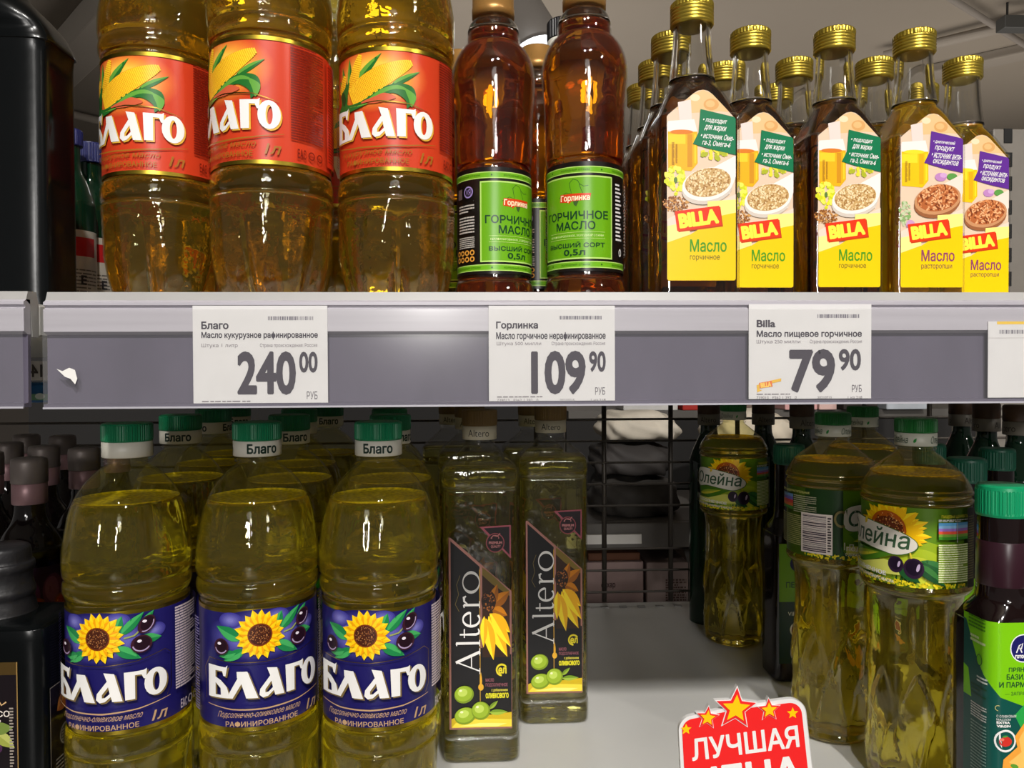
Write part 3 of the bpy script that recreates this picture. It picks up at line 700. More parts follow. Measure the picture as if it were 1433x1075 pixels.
# 250 ml square bottles
def art_billa(purple=False):
    a = Art(232.5, 1008, .000119, True)
    OUT = [(60, 1008), (53, 1000), (53, 158), (62, 146), (190, 40), (215, 24), (243, 19), (268, 25), (292, 42), (404, 160), (412, 174), (412, 1000), (405, 1008)]
    a.poly(OUT, (222, 196, 170))
    a.poly([(100, 118), (190, 40), (243, 19), (292, 42), (380, 134), (330, 130), (180, 140)], (226, 186, 132)); a.ell(200, 60, 26, 18, (240, 214, 176)); a.ell(285, 95, 40, 30, (214, 160, 96)); a.ell(280, 92, 24, 18, (226, 180, 120))
    a.rect(53, 190, 190, 330, (230, 214, 206))
    Y1, Y2, Y3 = ((236, 172, 16), (250, 200, 40), (206, 140, 20)) if not purple else ((238, 190, 10), (250, 214, 40), (220, 168, 10))
    a.poly([(110, 85), (178, 70), (184, 180), (120, 190)], (224, 208, 200)); a.poly([(58, 182), (196, 172), (212, 236), (58, 250)], (236, 226, 220))
    a.poly([(58, 236), (212, 236), (214, 400), (180, 440), (60, 430)], Y1); a.rect(60, 250, 150, 300, Y2); a.rect(160, 250, 186, 420, Y3); a.rect(196, 250, 206, 400, Y2); a.ell(130, 238, 60, 12, (214, 120, 30) if not purple else Y2)
    a.lines(78, 290, 92, 410, 30, (150, 110, 30), 1, .5); a.lines(98, 300, 108, 400, 26, (150, 110, 30), 1, .5)
    if not purple:
        a.dots(95, 490, 50, 80, 60, 12, [(236, 222, 40), (200, 206, 30), (246, 236, 90)]); a.ell(98, 488, 10, 16, (90, 120, 60)); a.dots(300, 355, 70, 26, 24, 13, [(226, 214, 60), (170, 176, 40)])
        a.dots(100, 610, 70, 40, 160, 5, [(170, 110, 50), (206, 150, 84), (130, 76, 30)])
    else:
        a.ell(285, 380, 34, 24, (186, 130, 186)); a.ell(300, 370, 20, 14, (206, 160, 206)); a.ell(350, 378, 30, 20, (90, 150, 70)); a.dots(80, 590, 34, 70, 50, 9, [(130, 170, 100), (190, 200, 160)]); a.ell(110, 650, 26, 26, (200, 150, 190))
    # ribbon
    a.poly([(228, 120), (404, 160), (412, 172), (412, 356), (300, 332), (188, 300), (218, 240)], (0, 112, 70) if not purple else (92, 40, 140))
    L4 = ('• подходит', 'для жарки', '• источник Оме-', 'га-3, Омега-6') if not purple else ('• диетический', 'продукт', '• источник анти-', 'оксидантов')
    for s_, (x0, y0, x1, y1) in zip(L4, ((240, 196, 365, 172), (250, 238, 360, 206), (230, 278, 404, 248), (238, 316, 385, 284))): a.text(s_, x0, y0, x1, y1, W, .015, rot=6, shear=.2)
    # spoon
    sp, rim, sd = ((238, 230, 222), (206, 194, 182), [(196, 158, 100), (222, 190, 140), (160, 116, 62), (238, 214, 170)]) if not purple else ((196, 140, 96), (150, 92, 56), [(176, 96, 50), (214, 138, 84), (120, 56, 26), (232, 170, 120)])
    a.poly([(300, 420), (412, 360), (412, 470), (380, 560), (330, 540)], sp if not purple else (232, 214, 200))
    a.ell(264, 528, 136, 84, rim, -12); a.ell(266, 508, 136, 84, sp, -12); a.ell(266, 500, 122, 74, sd[0], -10); a.dots(266, 498, 116, 70, 480 if not purple else 240, 6 if not purple else 11, sd, -10, .8 if not purple else .45)
    a.poly([(53, 690), (150, 640), (265, 625), (412, 560), (412, 600), (330, 640), (53, 760)], (228, 206, 190))
    # yellow foot
    a.poly([(53, 812), (170, 772), (330, 672), (412, 656), (412, 1000), (405, 1008), (60, 1008), (53, 1000)], (232, 194, 0))
    a.poly([(265, 598), (412, 588), (412, 656), (335, 672), (262, 640)], (250, 234, 130)); a.poly([(53, 726), (150, 706), (168, 720), (172, 770), (53, 812)], (246, 226, 140))
    a.poly([(98, 655), (331, 626), (345, 728), (112, 758)], (190, 60, 10)); a.poly([(92, 650), (325, 620), (338, 720), (105, 752)], (220, 52, 16))
    a.text('BILLA', 112, 726, 322, 648, (255, 226, 70), .07, rot=-8)
    a.text('Масло', 172, 860, 364, 795, (66, 146, 30) if not purple else (140, 66, 96), .015); 
    a.text('горчичное' if not purple else 'расторопши', 172, 908, 328 if not purple else 350, 878, (92, 92, 40) if not purple else (120, 86, 66))
    return a
BW = .0255
P_BIL = [(0, .0215), (.0015, .0245), (.004, BW), (.02, BW), (.06, BW), (.116, BW), (.120, .0252), (.1245, .0236), (.135, .0190), (.1425, .0156), (.1470, .0146), (.153, .0139), (.166, .0126), (.178, .0119), (.1835, .0117)]
def make_billa(name, oilm, purple, lab, group):
    t = thing(name, lab, 'bottle', group=group); pr = smoothp(P_BIL, 4)
    pf = lambda h: 11 if h < .116 else max(2, 11 - 9 * (h - .116) / .028)
    f = sq_fn(pf, .86); seg = 96
    link('bottle_body', lathe([p for p in pr if p[0] < .147], M_GLASS, seg, f, top=False), t); link('neck', shell(pr, M_NECK, .1470, .0024, seg, f), t)
    link('oil', lathe(cut_prof(pr, .1465, .0012), oilm, seg, f), t)
    link('label', art_billa(purple).mesh(M_LABEL, flat(-BW * .86 - .0002, .0172), eps=.00002), t)
    g = mat('gold_screw_cap', (206, 180, 72), .3, .85)
    def rf(h, th, r):
        k = 1 + (.022 * (1 if math.sin(36 * th) > 0 else -1) if h > .1933 and h < .1968 else 0); return r * k * math.cos(th), r * k * math.sin(th)
    pc = [(0.1823, .0120), (0.1825, .0131)]
    for i in range(5): b = 0.1828 + i * .0022; pc += [(b, .0133), (b + .0008, .0139), (b + .0014, .0137), (b + .0020, .0132)]
    pc += [(0.1934, .0135), (0.1938, .0136), (0.1964, .0136), (0.1968, .0136), (0.1974, .0131), (0.1978, .0113)]
    link('cap', lathe(pc, g, 144, rf), t)
    return t

# Altero
def art_alt():
    a = Art(153, 895, .0001944, True); PK = (150, 96, 110, 0)
    a.poly([(24, 895), (24, 108), (32, 108), (280, 330), (280, 895)], (168, 120, 110, 0))
    a.poly([(32, 886), (32, 122), (150, 228), (150, 560), (278, 590), (278, 886)], (14, 11, 14))
    # petals behind lettering
    a.poly([(160, 250), (272, 336), (272, 600), (160, 600)], (50, 26, 8))
    a.poly([(160, 262), (200, 300), (272, 350), (272, 330), (200, 262), (160, 230)], (120, 100, 36))
    fl = [((196, 392), (272, 330), 50), ((200, 400), (262, 430), 44), ((190, 400), (222, 300), 40), ((190, 420), (274, 500), 54), ((185, 430), (262, 600), 54), ((176, 440), (205, 612), 46), ((168, 430), (164, 560), 30), ((196, 420), (276, 560), 44)]
    for i, (p, q, w_) in enumerate(fl): a.leaf(*p, *q, w_, (196, 120, 10) if i < 3 else (238, 176, 10), (150, 86, 10) if i < 3 else (255, 226, 40))
    a.ell(186, 370, 30, 44, (40, 20, 10)); a.dots(186, 370, 26, 40, 70, 3.5, [(110, 60, 20), (20, 10, 6), (160, 96, 40)])
    a.rect(148, 240, 152, 890, (190, 150, 70, 0)); a.ell(153, 722, 11, 14, (226, 170, 40)); a.leaf(153, 722, 153, 660, 9, (226, 170, 40))
    # word, reading upwards: local (u along, v up) in mm
    k = 1 / .1944; X = lambda u, v: (150 - v * k * 1.03, 664 - u * k)
    S = lambda pts, w_: a.stroke([X(*p) for p in pts], [q * k for q in w_] if isinstance(w_, (list, tuple)) else w_ * k, W)
    S([(1.5, 0), (9.2, 18.6)], 1.0); S([(8.6, 18.6), (17, 0)], 2.3); S([(4.4, 6.6), (13.6, 6.6)], .8); S([(-.8, .3), (4, .3)], .6); S([(14.2, .3), (19.8, .3)], .6)
    S([(24, 0), (24, 18.4)], 2); S([(21.6, .3), (26.6, .3)], .6); S([(22, 17.8), (24, 18.4)], .8)
    S([(31, 15.5), (31, 3), (31.8, 1), (33.6, .5), (35.6, 1.4)], [1.2, 2, 1.8, 1.4, .6]); S([(28.4, 12), (35.4, 12)], .9)
    def rg(cx, cy, rx, ry, ix, iy, a0, a1): a.ring(*X(cx, cy), ry * k, rx * k, iy * k, ix * k, W, a0, a1, 24)
    S([(43 + 5.4 * math.cos(rad(t_)), 6.6 + 6.4 * math.sin(rad(t_))) for t_ in range(8, 320, 13)], [1.0 + 1.1 * abs(math.cos(rad(t_))) for t_ in range(8, 320, 13)]); S([(37.6, 7.2), (48.8, 7.2)], .8)
    S([(54.5, 0), (54.5, 12.4)], 2); S([(52, .3), (57.5, .3)], .6); S([(54.8, 9), (57.5, 12), (60.6, 12.2), (61.6, 10.6)], [.8, 1.5, 2, 1.2]); S([(52.4, 12), (54.5, 12.6)], .8)
    rg(72.5, 6.6, 9, 7, 6.6, 6.2, 0, 360)
    a.text('Golden', 28, 318, 108, 300, (130, 110, 56), 0, rot=-90) if False else a.stroke([(66, 410), (50, 380), (64, 340), (56, 300), (70, 262)], 2.4, (110, 96, 50))
    # small texts and olives
    a.ring(238, 652, 24, 26, 17, 18, (222, 206, 40), 90, 330); a.text('ел', 224, 668, 258, 642, (222, 206, 40), .04)
    a.text('МАСЛО', 172, 700, 206, 686, (170, 110, 120, 0), .03); a.text('ПОДСОЛНЕЧНОЕ', 172, 722, 262, 706, (170, 110, 120, 0), .02)
    a.text('с добавлением', 196, 742, 262, 728, (226, 214, 80), .02); a.text('ОЛИВКОВОГО', 172, 768, 266, 746, (230, 222, 40), .05)
    a.poly([(32, 886), (32, 850), (80, 832), (180, 836), (278, 826), (278, 886)], (206, 176, 20)); a.poly([(32, 886), (50, 866), (150, 850), (278, 856), (278, 886)], (240, 214, 60)); a.poly([(60, 880), (150, 868), (260, 872), (220, 884)], (250, 236, 120))
    a.leaf(186, 812, 222, 778, 18, (110, 140, 30), (150, 176, 50)); a.leaf(186, 826, 262, 824, 24, (110, 146, 30), (160, 186, 60))
    for x, y, rx, ry in ((84, 750, 40, 36), (88, 838, 44, 35), (152, 818, 38, 38)):
        a.ell(x, y, rx, ry, (120, 146, 20), -15).ell(x - 2, y - 3, rx * .88, ry * .86, (152, 180, 40), -15).ell(x - 6, y - 8, rx * .5, ry * .45, (190, 212, 90), -15).ell(x - 14, y - 16, rx * .15, ry * .13, (236, 240, 190))
    # quality corner
    a.poly([(150, 64), (278, 58), (278, 196)], (160, 90, 100, 0)); a.poly([(168, 70), (272, 65), (272, 180)], (30, 18, 24))
    a.ell(214, 130, 38, 40, (150, 84, 90, 0)); a.ell(214, 130, 34, 36, (36, 18, 24)); a.text('PREMIUM', 188, 136, 242, 124, (200, 130, 130), .04); a.text('QUALITY', 196, 152, 236, 140, (200, 130, 130), .03)
    a.stroke([(196, 112), (206, 100), (222, 104), (234, 92)], 4, (190, 120, 120)); a.ring(214, 110, 16, 12, 13, 9, (190, 120, 120), 160, 380)
    return a
def make_alt():
    t = thing('oil_bottle', 'x', 'bottle', group='tall square bottles of blended oil with black labels'); Rw = .0310
    P = [(0, .0270), (.002, .0300), (.006, Rw), (.020, Rw), (.0215, .0300), (.0235, .0300), (.025, Rw * .985), (.10, Rw * .985), (.16, Rw * .985), (.2165, Rw * .985), (.218, .0298), (.220, .0298), (.2215, Rw), (.232, Rw), (.236, .0298), (.2405, .0250), (.246, .0190), (.250, .0145), (.253, .0125), (.258, .0125)]
    pr = smoothp(P, 3); pf = lambda h: 9 if h < .23 else max(2, 9 - 7 * (h - .23) / .022); f = sq_fn(pf, 1)
    link('bottle_body', lathe(pr, M_PET, 96, f, top=False), t); link('oil', lathe(cut_prof(pr, .2350, .0010), O_ALT, 96, f), t)
    link('label', art_alt().mesh(M_LABEL, flat(-Rw * .985 - .0003, .0285), eps=.000012), t)
    # embossed diagonal lines of the wall above the label
    bm = bmesh.new()
    for x0, z0, x1, z1 in ((-.024, .205, .0245, .150), (-.012, .212, .0245, .172)): tube(bm, (x0, -Rw * .985, z0), (x1, -Rw * .985, z1), .0006, 6)
    link('embossed_ribs', mesh_of(bm, M_PET, True), t)
    c = link('cap_band', lathe([(.2570, .0137), (.2573, .0142), (.2680, .0142), (.2683, .0136)], mat('cream_cap_plastic', (206, 198, 176), .45), 48), t)
    link('cap', ribbed_cap(.0146, .2683, .2815, mat('cork_brown_cap', (122, 96, 52), .5), 40, .01), t)
    a = Art()
    for x in (-30, 0, 30): a.text('Altero', x - 10, 2.6, x + 8, 8.2, (60, 56, 50), -.004)
    link('cap_lettering', a.mesh(M_LABEL, cyl(.01428, .2572), step=.002), c)
    return t

# ================================================================== LARGE STRUCTURE
ceil_m = mat('ceiling_paint', (150, 140, 127), .9, noise=.05, nscale=.8)
tag(link('ceiling', boxmesh(-9, 9, -4, 12, EYE + 2.05, EYE + 2.15, ceil_m)), kind='structure')
tag(link('floor', boxmesh(-9, 9, -4, 12, -.05, 0, mat('floor_tile', (96, 90, 84), .35, noise=.1, nscale=1.5))), kind='structure')
tag(link('wall_back', boxmesh(-9, 9, 10.9, 11, 0, EYE + 2.05, mat('far_wall', (120, 112, 104), .9, noise=.05, nscale=1))), kind='structure')

# ceiling beams and pipes (placed where they stand in the hall)
beam_m = mat('ceiling_beam_paint', (150, 141, 130), .85, noise=.05, nscale=2)
def ceil_pt(px, py, dz=0.0):
    d = at(px, py, 1.0) - Vector((0, 0, EYE)); k = (2.05 - dz) / d.z; return Vector((0, 0, EYE)) + d * k
def pipe(name, label, cat, p, q, r, m, ext=1.15, group=None):
    a, b = ceil_pt(*p, dz=r + .03), ceil_pt(*q, dz=r + .03); c = (a + b) / 2; a = c + (a - c) * ext; b = c + (b - c) * ext
    o = link(name, tubemesh(a, b, r, m, 16)); return tag(o, label, cat, group)
pipe('ceiling_pipe', 'pale grey pipe crossing the ceiling at the upper right', 'pipe', (1305, 62), (1430, 32), .03, beam_m, 2.2)
pipe('ceiling_pipe', 'thinner grey pipe high at the upper right, ending at the frame edge', 'pipe', (1350, 10), (1433, 62), .018, mat('dim_pipe', (140, 132, 124), .8), 1.6)
pipe('ceiling_pipe', 'pale pipe with a dark clamp low at the left behind the big dark bottle', 'pipe', (100, 160), (150, 172), .030, beam_m, 3)
def beam(label, p, q, w_, h_):
    a, b = ceil_pt(*p), ceil_pt(*q); d = (b - a); L_ = d.length * 3; c = (a + b) / 2
    o = link('ceiling_beam', boxmesh(-L_ / 2, L_ / 2, -w_ / 2, w_ / 2, -h_, 0.0, beam_m, .01)); o.location = (c.x, c.y, EYE + 2.05); o.rotation_euler = (0, 0, math.atan2(d.y, d.x)); return tag(o, label, 'beam')
beam('grey concrete beam running diagonally across the ceiling at the upper left', (98, 60), (140, 14), .22, .16)
beam('shallow ceiling beam behind the gold-capped bottles at the upper right', (1190, 120), (1433, 66), .16, .06)
# cable tray end
tr = thing('cable_tray', 'dark grey metal box on the ceiling pipe at the upper right corner', 'cable tray', ceil_pt(1424, 34, dz=.12))
link('tray_box', boxmesh(-.10, .10, -.04, .04, -.035, .035, mat('tray_metal', (84, 84, 82), .5, .4), .004), tr)
link('hanger', tubemesh((-.06, 0, .04), (-.06, 0, .12), .006, mat('dark_metal', (40, 38, 36), .5, .5)), tr)

# track spotlight seen between the amber bottles
sp = thing('track_spotlight', 'grey cylindrical ceiling spotlight with a bright lens between the amber bottles', 'lamp', at(750, 86, 2.6) - (at(752, 100, 2.6) - at(704, 0, 2.72)).normalized() * .15)
q = (at(752, 100, 2.6) - at(704, 0, 2.72)).to_track_quat('Z', 'Y').to_euler()
hs = link('housing', lathe([(-.22, .03), (-.20, .085), (-.14, .10), (.06, .115), (.14, .118), (.145, .112)], mat('lamp_housing', (118, 112, 106), .5), 40), sp, rot=q)
em = bpy.data.materials.new('lamp_lens'); em.use_nodes = True
em.node_tree.nodes['Principled BSDF'].inputs['Emission Color'].default_value = (.9, .95, 1, 1); em.node_tree.nodes['Principled BSDF'].inputs['Emission Strength'].default_value = 2.2
lens = link('lens', lathe([(.1455, .104), (.150, .09), (.153, .05), (.154, .001)], em, 32), sp, rot=q)
link('bracket', boxmesh(-.012, .012, -.012, .012, -.02, .5, mat('black_metal', (22, 20, 20), .5), .003), sp, loc=(.05, .09, .05))

# ------------------------------------------------------------------ shelves
steel = mat('shelf_enamel', (205, 204, 200), .42, noise=.03, nscale=12)
edge_m = mat('shelf_edge_enamel', (158, 156, 154), .4, noise=.05, nscale=30)
rail_top_m = mat('rail_pale_plastic', (176, 172, 180), .32, noise=.05, nscale=8, stretch=(1, 40, 40))
rail_m = mat('rail_violet_grey_plastic', (92, 87, 102), .14, noise=.16, nscale=5, stretch=(4, .5, 2))  # stretched colour noise painted in place of aisle reflections
YR = .433                                    # front plane of the price rail
XG0, XG1 = at(38, 480, .42).x, at(62, 480, .42).x
Z_T = EYE + .0415; Z_B = EYE - .0180; Z_M = EYE + .0215
def shelf_unit(x0, x1, zt, label, depth=1.02, tear=False):
    s = thing('shelf', label, 'shelf', ((x0 + x1) / 2, YR + .3, zt)); cx = (x0 + x1) / 2; X0, X1 = x0 - cx, x1 - cx; Y0 = YR - (YR + .3)
    link('board', boxmesh(X0, X1, Y0 + .012, depth - YR - .3, -.022, -.003, steel, .0015), s)
    link('front_lip', prism_x([(Y0 + .0, -.002), (Y0 + .002, .0030), (Y0 + .010, .0032), (Y0 + .012, -.003), (Y0 + .012, -.022), (Y0 + .006, -.022), (Y0 + .004, -.004)], X0, X1, edge_m), s)
    r = link('price_rail', prism_x([(Y0 + .0005, -.0015), (Y0 - .0022, -.0030), (Y0 - .0022, -.0045), (Y0 - .0006, -.0052), (Y0 - .0006, -.0062), (Y0 - .0022, -.0068), (Y0 - .0022, -.0190), (Y0 + .0012, -.0206), (Y0 + .004, -.0206), (Y0 + .004, -.0015)], X0, X1, rail_top_m), s)
    link('rail_channel', prism_x([(Y0 + .0015, -.0206), (Y0 + .0010, -.058), (Y0 - .0030, -.0585), (Y0 - .0030, -.0605), (Y0 + .004, -.0605), (Y0 + .004, -.0206)], X0, X1, rail_m), r)
    bm = bmesh.new(); bm.faces.new([bm.verts.new(p) for p in ((X0, Y0 - .0034, -.0605), (X1, Y0 - .0034, -.0605), (X1, Y0 - .0034, -.0068), (X0, Y0 - .0034, -.0068))])
    cv = mesh_of(bm, M_COVER); link('clear_cover', cv, r)
    link('cover_edge', boxmesh(X0, X1, Y0 - .0040, Y0 - .0030, -.0610, -.0600, mat('pale_plastic_edge', (170, 168, 176), .3)), r)
    return s
SU = shelf_unit(XG1, .62, Z_T, 'upper grey steel shelf with lilac price rail, right of the gap')
SN = shelf_unit(-.62, XG0 - .001, Z_T + .0005, 'neighbouring upper shelf end left of the gap')
# torn white sticker rest on the rail
p = at(98, 521, YR - .012); bm = bmesh.new()
bm.faces.new([bm.verts.new((x * .0006, 0, z * .0006)) for x, z in ((-9, 3), (-4, 1), (2, 4), (7, 2), (9, -6), (7, -11), (3, -6), (-2, -4), (-5, -1))])
so = link('sticker_scrap', mesh_of(bm, mat('white_paper_scrap', (228, 226, 222), .7))); so.location = (p.x, YR - .0045, p.z); 
md = so.modifiers.new('t', 'SOLIDIFY'); md.thickness = .0001
tag(so, 'torn white sticker scrap on the rail near its left end', 'sticker')
# bracket in the gap
bk = thing('shelf_bracket', 'pale grey hooked bracket in the gap between the two shelf rails', 'bracket', ((XG0 + XG1) / 2, YR + .02, Z_T))
link('hook', prism_x([(-.004, -.004), (.02, -.002), (.02, -.030), (.004, -.034), (-.002, -.030), (-.006, -.02)], -.0020, .0016, mat('bracket_plastic', (176, 172, 162), .45)), bk)
link('plate', boxmesh(-.006, .006, .02, .03, -.05, -.002, mat('bracket_dark_metal', (60, 58, 58), .4, .5)), bk)

SL = thing('shelf', 'lower white enamelled steel shelf on which the lower bottles stand', 'shelf', (0, .7, SHELF_LO))
link('board', boxmesh(-.75, .75, .40 - .7, 1.03 - .7, -.03, 0, steel, .0015), SL)
bm = bmesh.new()
for i in range(60):
    x = -.72 + i * .0245; box(bm, x, x + .010, .305, .312, .0002, .0012)
slo = link('perforations', mesh_of(bm, mat('slot_glint', (150, 148, 144), .35, .3)), SL); slo['kind'] = 'stuff'
# uprights and wire grid at the back
UP = thing('shelf_upright', 'grey perforated steel upright behind the last yellow bottle at the right edge', 'upright', (at(1440, 320, 1.08).x, 1.06, SHELF_UP))
bm = bmesh.new(); W0 = .045
link('post', boxmesh(-W0, W0, 0, .03, -1.2, .30, mat('upright_enamel', (120, 114, 106), .5, noise=.05), .002), UP)
bm = bmesh.new()
for k in range(9):
    for x in (-.030, .012): box(bm, x, x + .012, -.0012, .002, .012 + k * .0335, .032 + k * .0335)
so = link('slots', mesh_of(bm, mat('slot_dark', (16, 15, 14), .8)), UP); so['kind'] = 'stuff'
wire_m = mat('grid_wire', (74, 68, 62), .4, .4)
GR = thing('wire_grid', 'dark wire mesh back panel behind the lower shelf', 'wire grid', (0, 1.035, SHELF_LO))
gx0, gx1 = -.72, .80
for px in (655, 751, 847, 942, 1038, 1129, 1222, 1318, 1412):
    X = at(px, 700, 1.02).x * 1.015; bm = bmesh.new(); tube(bm, (X, 0, .0), (X, 0, .315), .0033, 8); link('wire', mesh_of(bm, wire_m, True), GR)
wm = None
for k in range(10):
    z = .014 + k * .0292
    if k == 3: continue
    if wm is None: wm = tubemesh((gx0, -.004, 0), (gx1, -.004, 0), .0016, wire_m)
    link('wire', wm, GR, loc=(0, 0, z))

# ================================================================== BEYOND THE GRID: the next aisle
BY = 1.35
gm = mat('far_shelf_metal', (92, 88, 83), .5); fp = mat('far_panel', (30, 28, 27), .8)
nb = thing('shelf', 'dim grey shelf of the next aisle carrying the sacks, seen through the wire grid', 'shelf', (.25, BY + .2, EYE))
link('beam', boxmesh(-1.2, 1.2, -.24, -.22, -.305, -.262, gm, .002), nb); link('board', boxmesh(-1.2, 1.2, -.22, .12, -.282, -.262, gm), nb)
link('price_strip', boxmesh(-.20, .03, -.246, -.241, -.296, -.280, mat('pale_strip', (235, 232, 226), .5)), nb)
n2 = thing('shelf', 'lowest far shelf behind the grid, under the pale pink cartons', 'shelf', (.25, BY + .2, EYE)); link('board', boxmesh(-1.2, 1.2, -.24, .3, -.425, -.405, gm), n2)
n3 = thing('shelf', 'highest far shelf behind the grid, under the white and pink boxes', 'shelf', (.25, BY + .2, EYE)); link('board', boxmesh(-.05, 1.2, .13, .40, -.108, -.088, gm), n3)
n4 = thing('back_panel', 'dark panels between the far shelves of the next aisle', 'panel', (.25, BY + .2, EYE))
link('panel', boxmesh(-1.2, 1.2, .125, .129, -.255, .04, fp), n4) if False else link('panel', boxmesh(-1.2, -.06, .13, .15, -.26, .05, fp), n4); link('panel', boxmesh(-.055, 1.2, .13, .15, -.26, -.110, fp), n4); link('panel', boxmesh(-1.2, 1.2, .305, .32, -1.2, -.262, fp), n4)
def carton(px0, px1, py0, base, z, d, col, label, name='carton', extra=None):
    a = at(px0, 600, z); b = at(px1, py0, z); zb = EYE + base; t = thing(name, label, 'carton', ((a.x + b.x) / 2, a.y, zb)); w_ = (b.x - a.x) / 2 - .001; h = b.z - zb
    link('box', boxmesh(-w_, w_, 0, d, 0, h, mat('board_%d_%d_%d' % col, col, .7, noise=.08, nscale=30), .002), t)
    a2 = Art(); a2.rect(-w_ * 1000 * .96, h * 1000 * .80, w_ * 1000 * .96, h * 1000 * .815, tuple(int(v * .7) for v in col))
    if extra: extra(a2, w_ * 1000, h * 1000)
    link('print', a2.mesh(M_PAPER, flat(-.0004)), t); return t
def q_mark(a, w_, h): a.lines(-w_ * .1, h * .05, w_ * .9, h * .6, 9, (90, 70, 64), .7, .6)
def logo_mark(a, w_, h): a.text('сахар', -w_ * .2, h * .35, w_ * .2, h * .5, (80, 60, 60), .02)
c1 = carton(800, 903, 788, -.405, 1.335, .12, (176, 150, 146), 'pale pink carton behind the grid, left of two low boxes', extra=logo_mark)
carton(904, 966, 788, -.405, 1.335, .12, (150, 132, 128), 'greyish carton behind the grid beside the pale pink carton', extra=q_mark)
carton(822, 898, 775, at(850, 788, 1.335).z - EYE, 1.345, .09, (110, 66, 40), 'narrow brown carton lying on the pale pink carton')
carton(1098, 1145, 520, -.088, 1.70, .08, (226, 170, 168), 'pink striped box high behind the grid', extra=lambda a, w_, h: a.lines(-w_ * .8, h * .1, w_ * .8, h * .7, 4, (200, 70, 80), .9, .5))
carton(1146, 1172, 530, -.088, 1.70, .08, (228, 190, 182), 'small pale pink box next to the pink striped box')
carton(1020, 1060, 535, -.088, 1.70, .08, (120, 100, 88), 'brown box behind the grid under the price rail')
carton(872, 950, 530, -.088, 1.70, .10, (206, 204, 200), 'white box with blue stripe high behind the grid', extra=lambda a, w_, h: a.rect(-w_ * .9, h * .3, w_ * .95, h * .6, (40, 80, 170)))
carton(955, 1000, 560, -.088, 1.70, .08, (180, 40, 30), 'small red box beside the white box behind the grid')
carton(1240, 1300, 525, -.088, 1.70, .08, (190, 196, 204), 'pale blue-white box seen between the grid wires at the right')
carton(1180, 1230, 545, -.088, 1.70, .08, (70, 62, 58), 'dark box beside the small pale pink box behind the grid')
def sack(px, base, z, rx, ry, rz_, col, label, seed):
    random.seed(seed); bm = bmesh.new(); bmesh.ops.create_uvsphere(bm, u_segments=48, v_segments=24, radius=1)
    for v in bm.verts:
        n = v.co.copy(); k = 1 + .07 * math.sin(5 * n.x + seed) * math.cos(4 * n.y + 2 * n.z) + .04 * math.sin(11 * n.x + 7 * n.z) + .02 * math.sin(23 * n.x + 9 * n.y + seed)
        sgn = lambda q_: math.copysign(abs(q_) ** .6, q_)
        v.co = Vector((sgn(n.x) * rx * k, sgn(n.y) * ry * k, (max(-.55, n.z) * k + .57) * rz_))
    lo = min(v.co.z for v in bm.verts)
    for v in bm.verts: v.co.z -= lo
    p_ = at(px, 600, z); o = link('sack', mesh_of(bm, mat('sack_%d_%d_%d' % col, col, .75, noise=.12, nscale=25, bump=.5), True)); o.location = (p_.x, p_.y, EYE + base); return tag(o, label, 'sack')
sack(885, -.262, 1.44, .080, .08, .045, (58, 54, 50), 'dark grey bag resting on the far shelf beam, lowest of its stack', 5)
sack(880, -.188, 1.44, .072, .08, .038, (48, 44, 42), 'dark sack in the middle of the left stack behind the grid', 3)
sack(890, -.125, 1.44, .072, .08, .032, (205, 196, 180), 'pale crumpled paper sack topping the left stack behind the grid', 1)
sack(1040, -.262, 1.44, .074, .08, .078, (40, 37, 36), 'dark bag below the cream sack behind the grid', 4)
sack(1042, -.136, 1.44, .076, .08, .040, (214, 202, 182), 'cream crumpled sack behind the back oil bottle', 2)
sack(925, -.405, 1.55, .045, .04, .062, (96, 76, 62), 'brown printed pouch behind the grid beyond the cartons', 6)

# mirrored tag seen through the gap
random.seed(11)

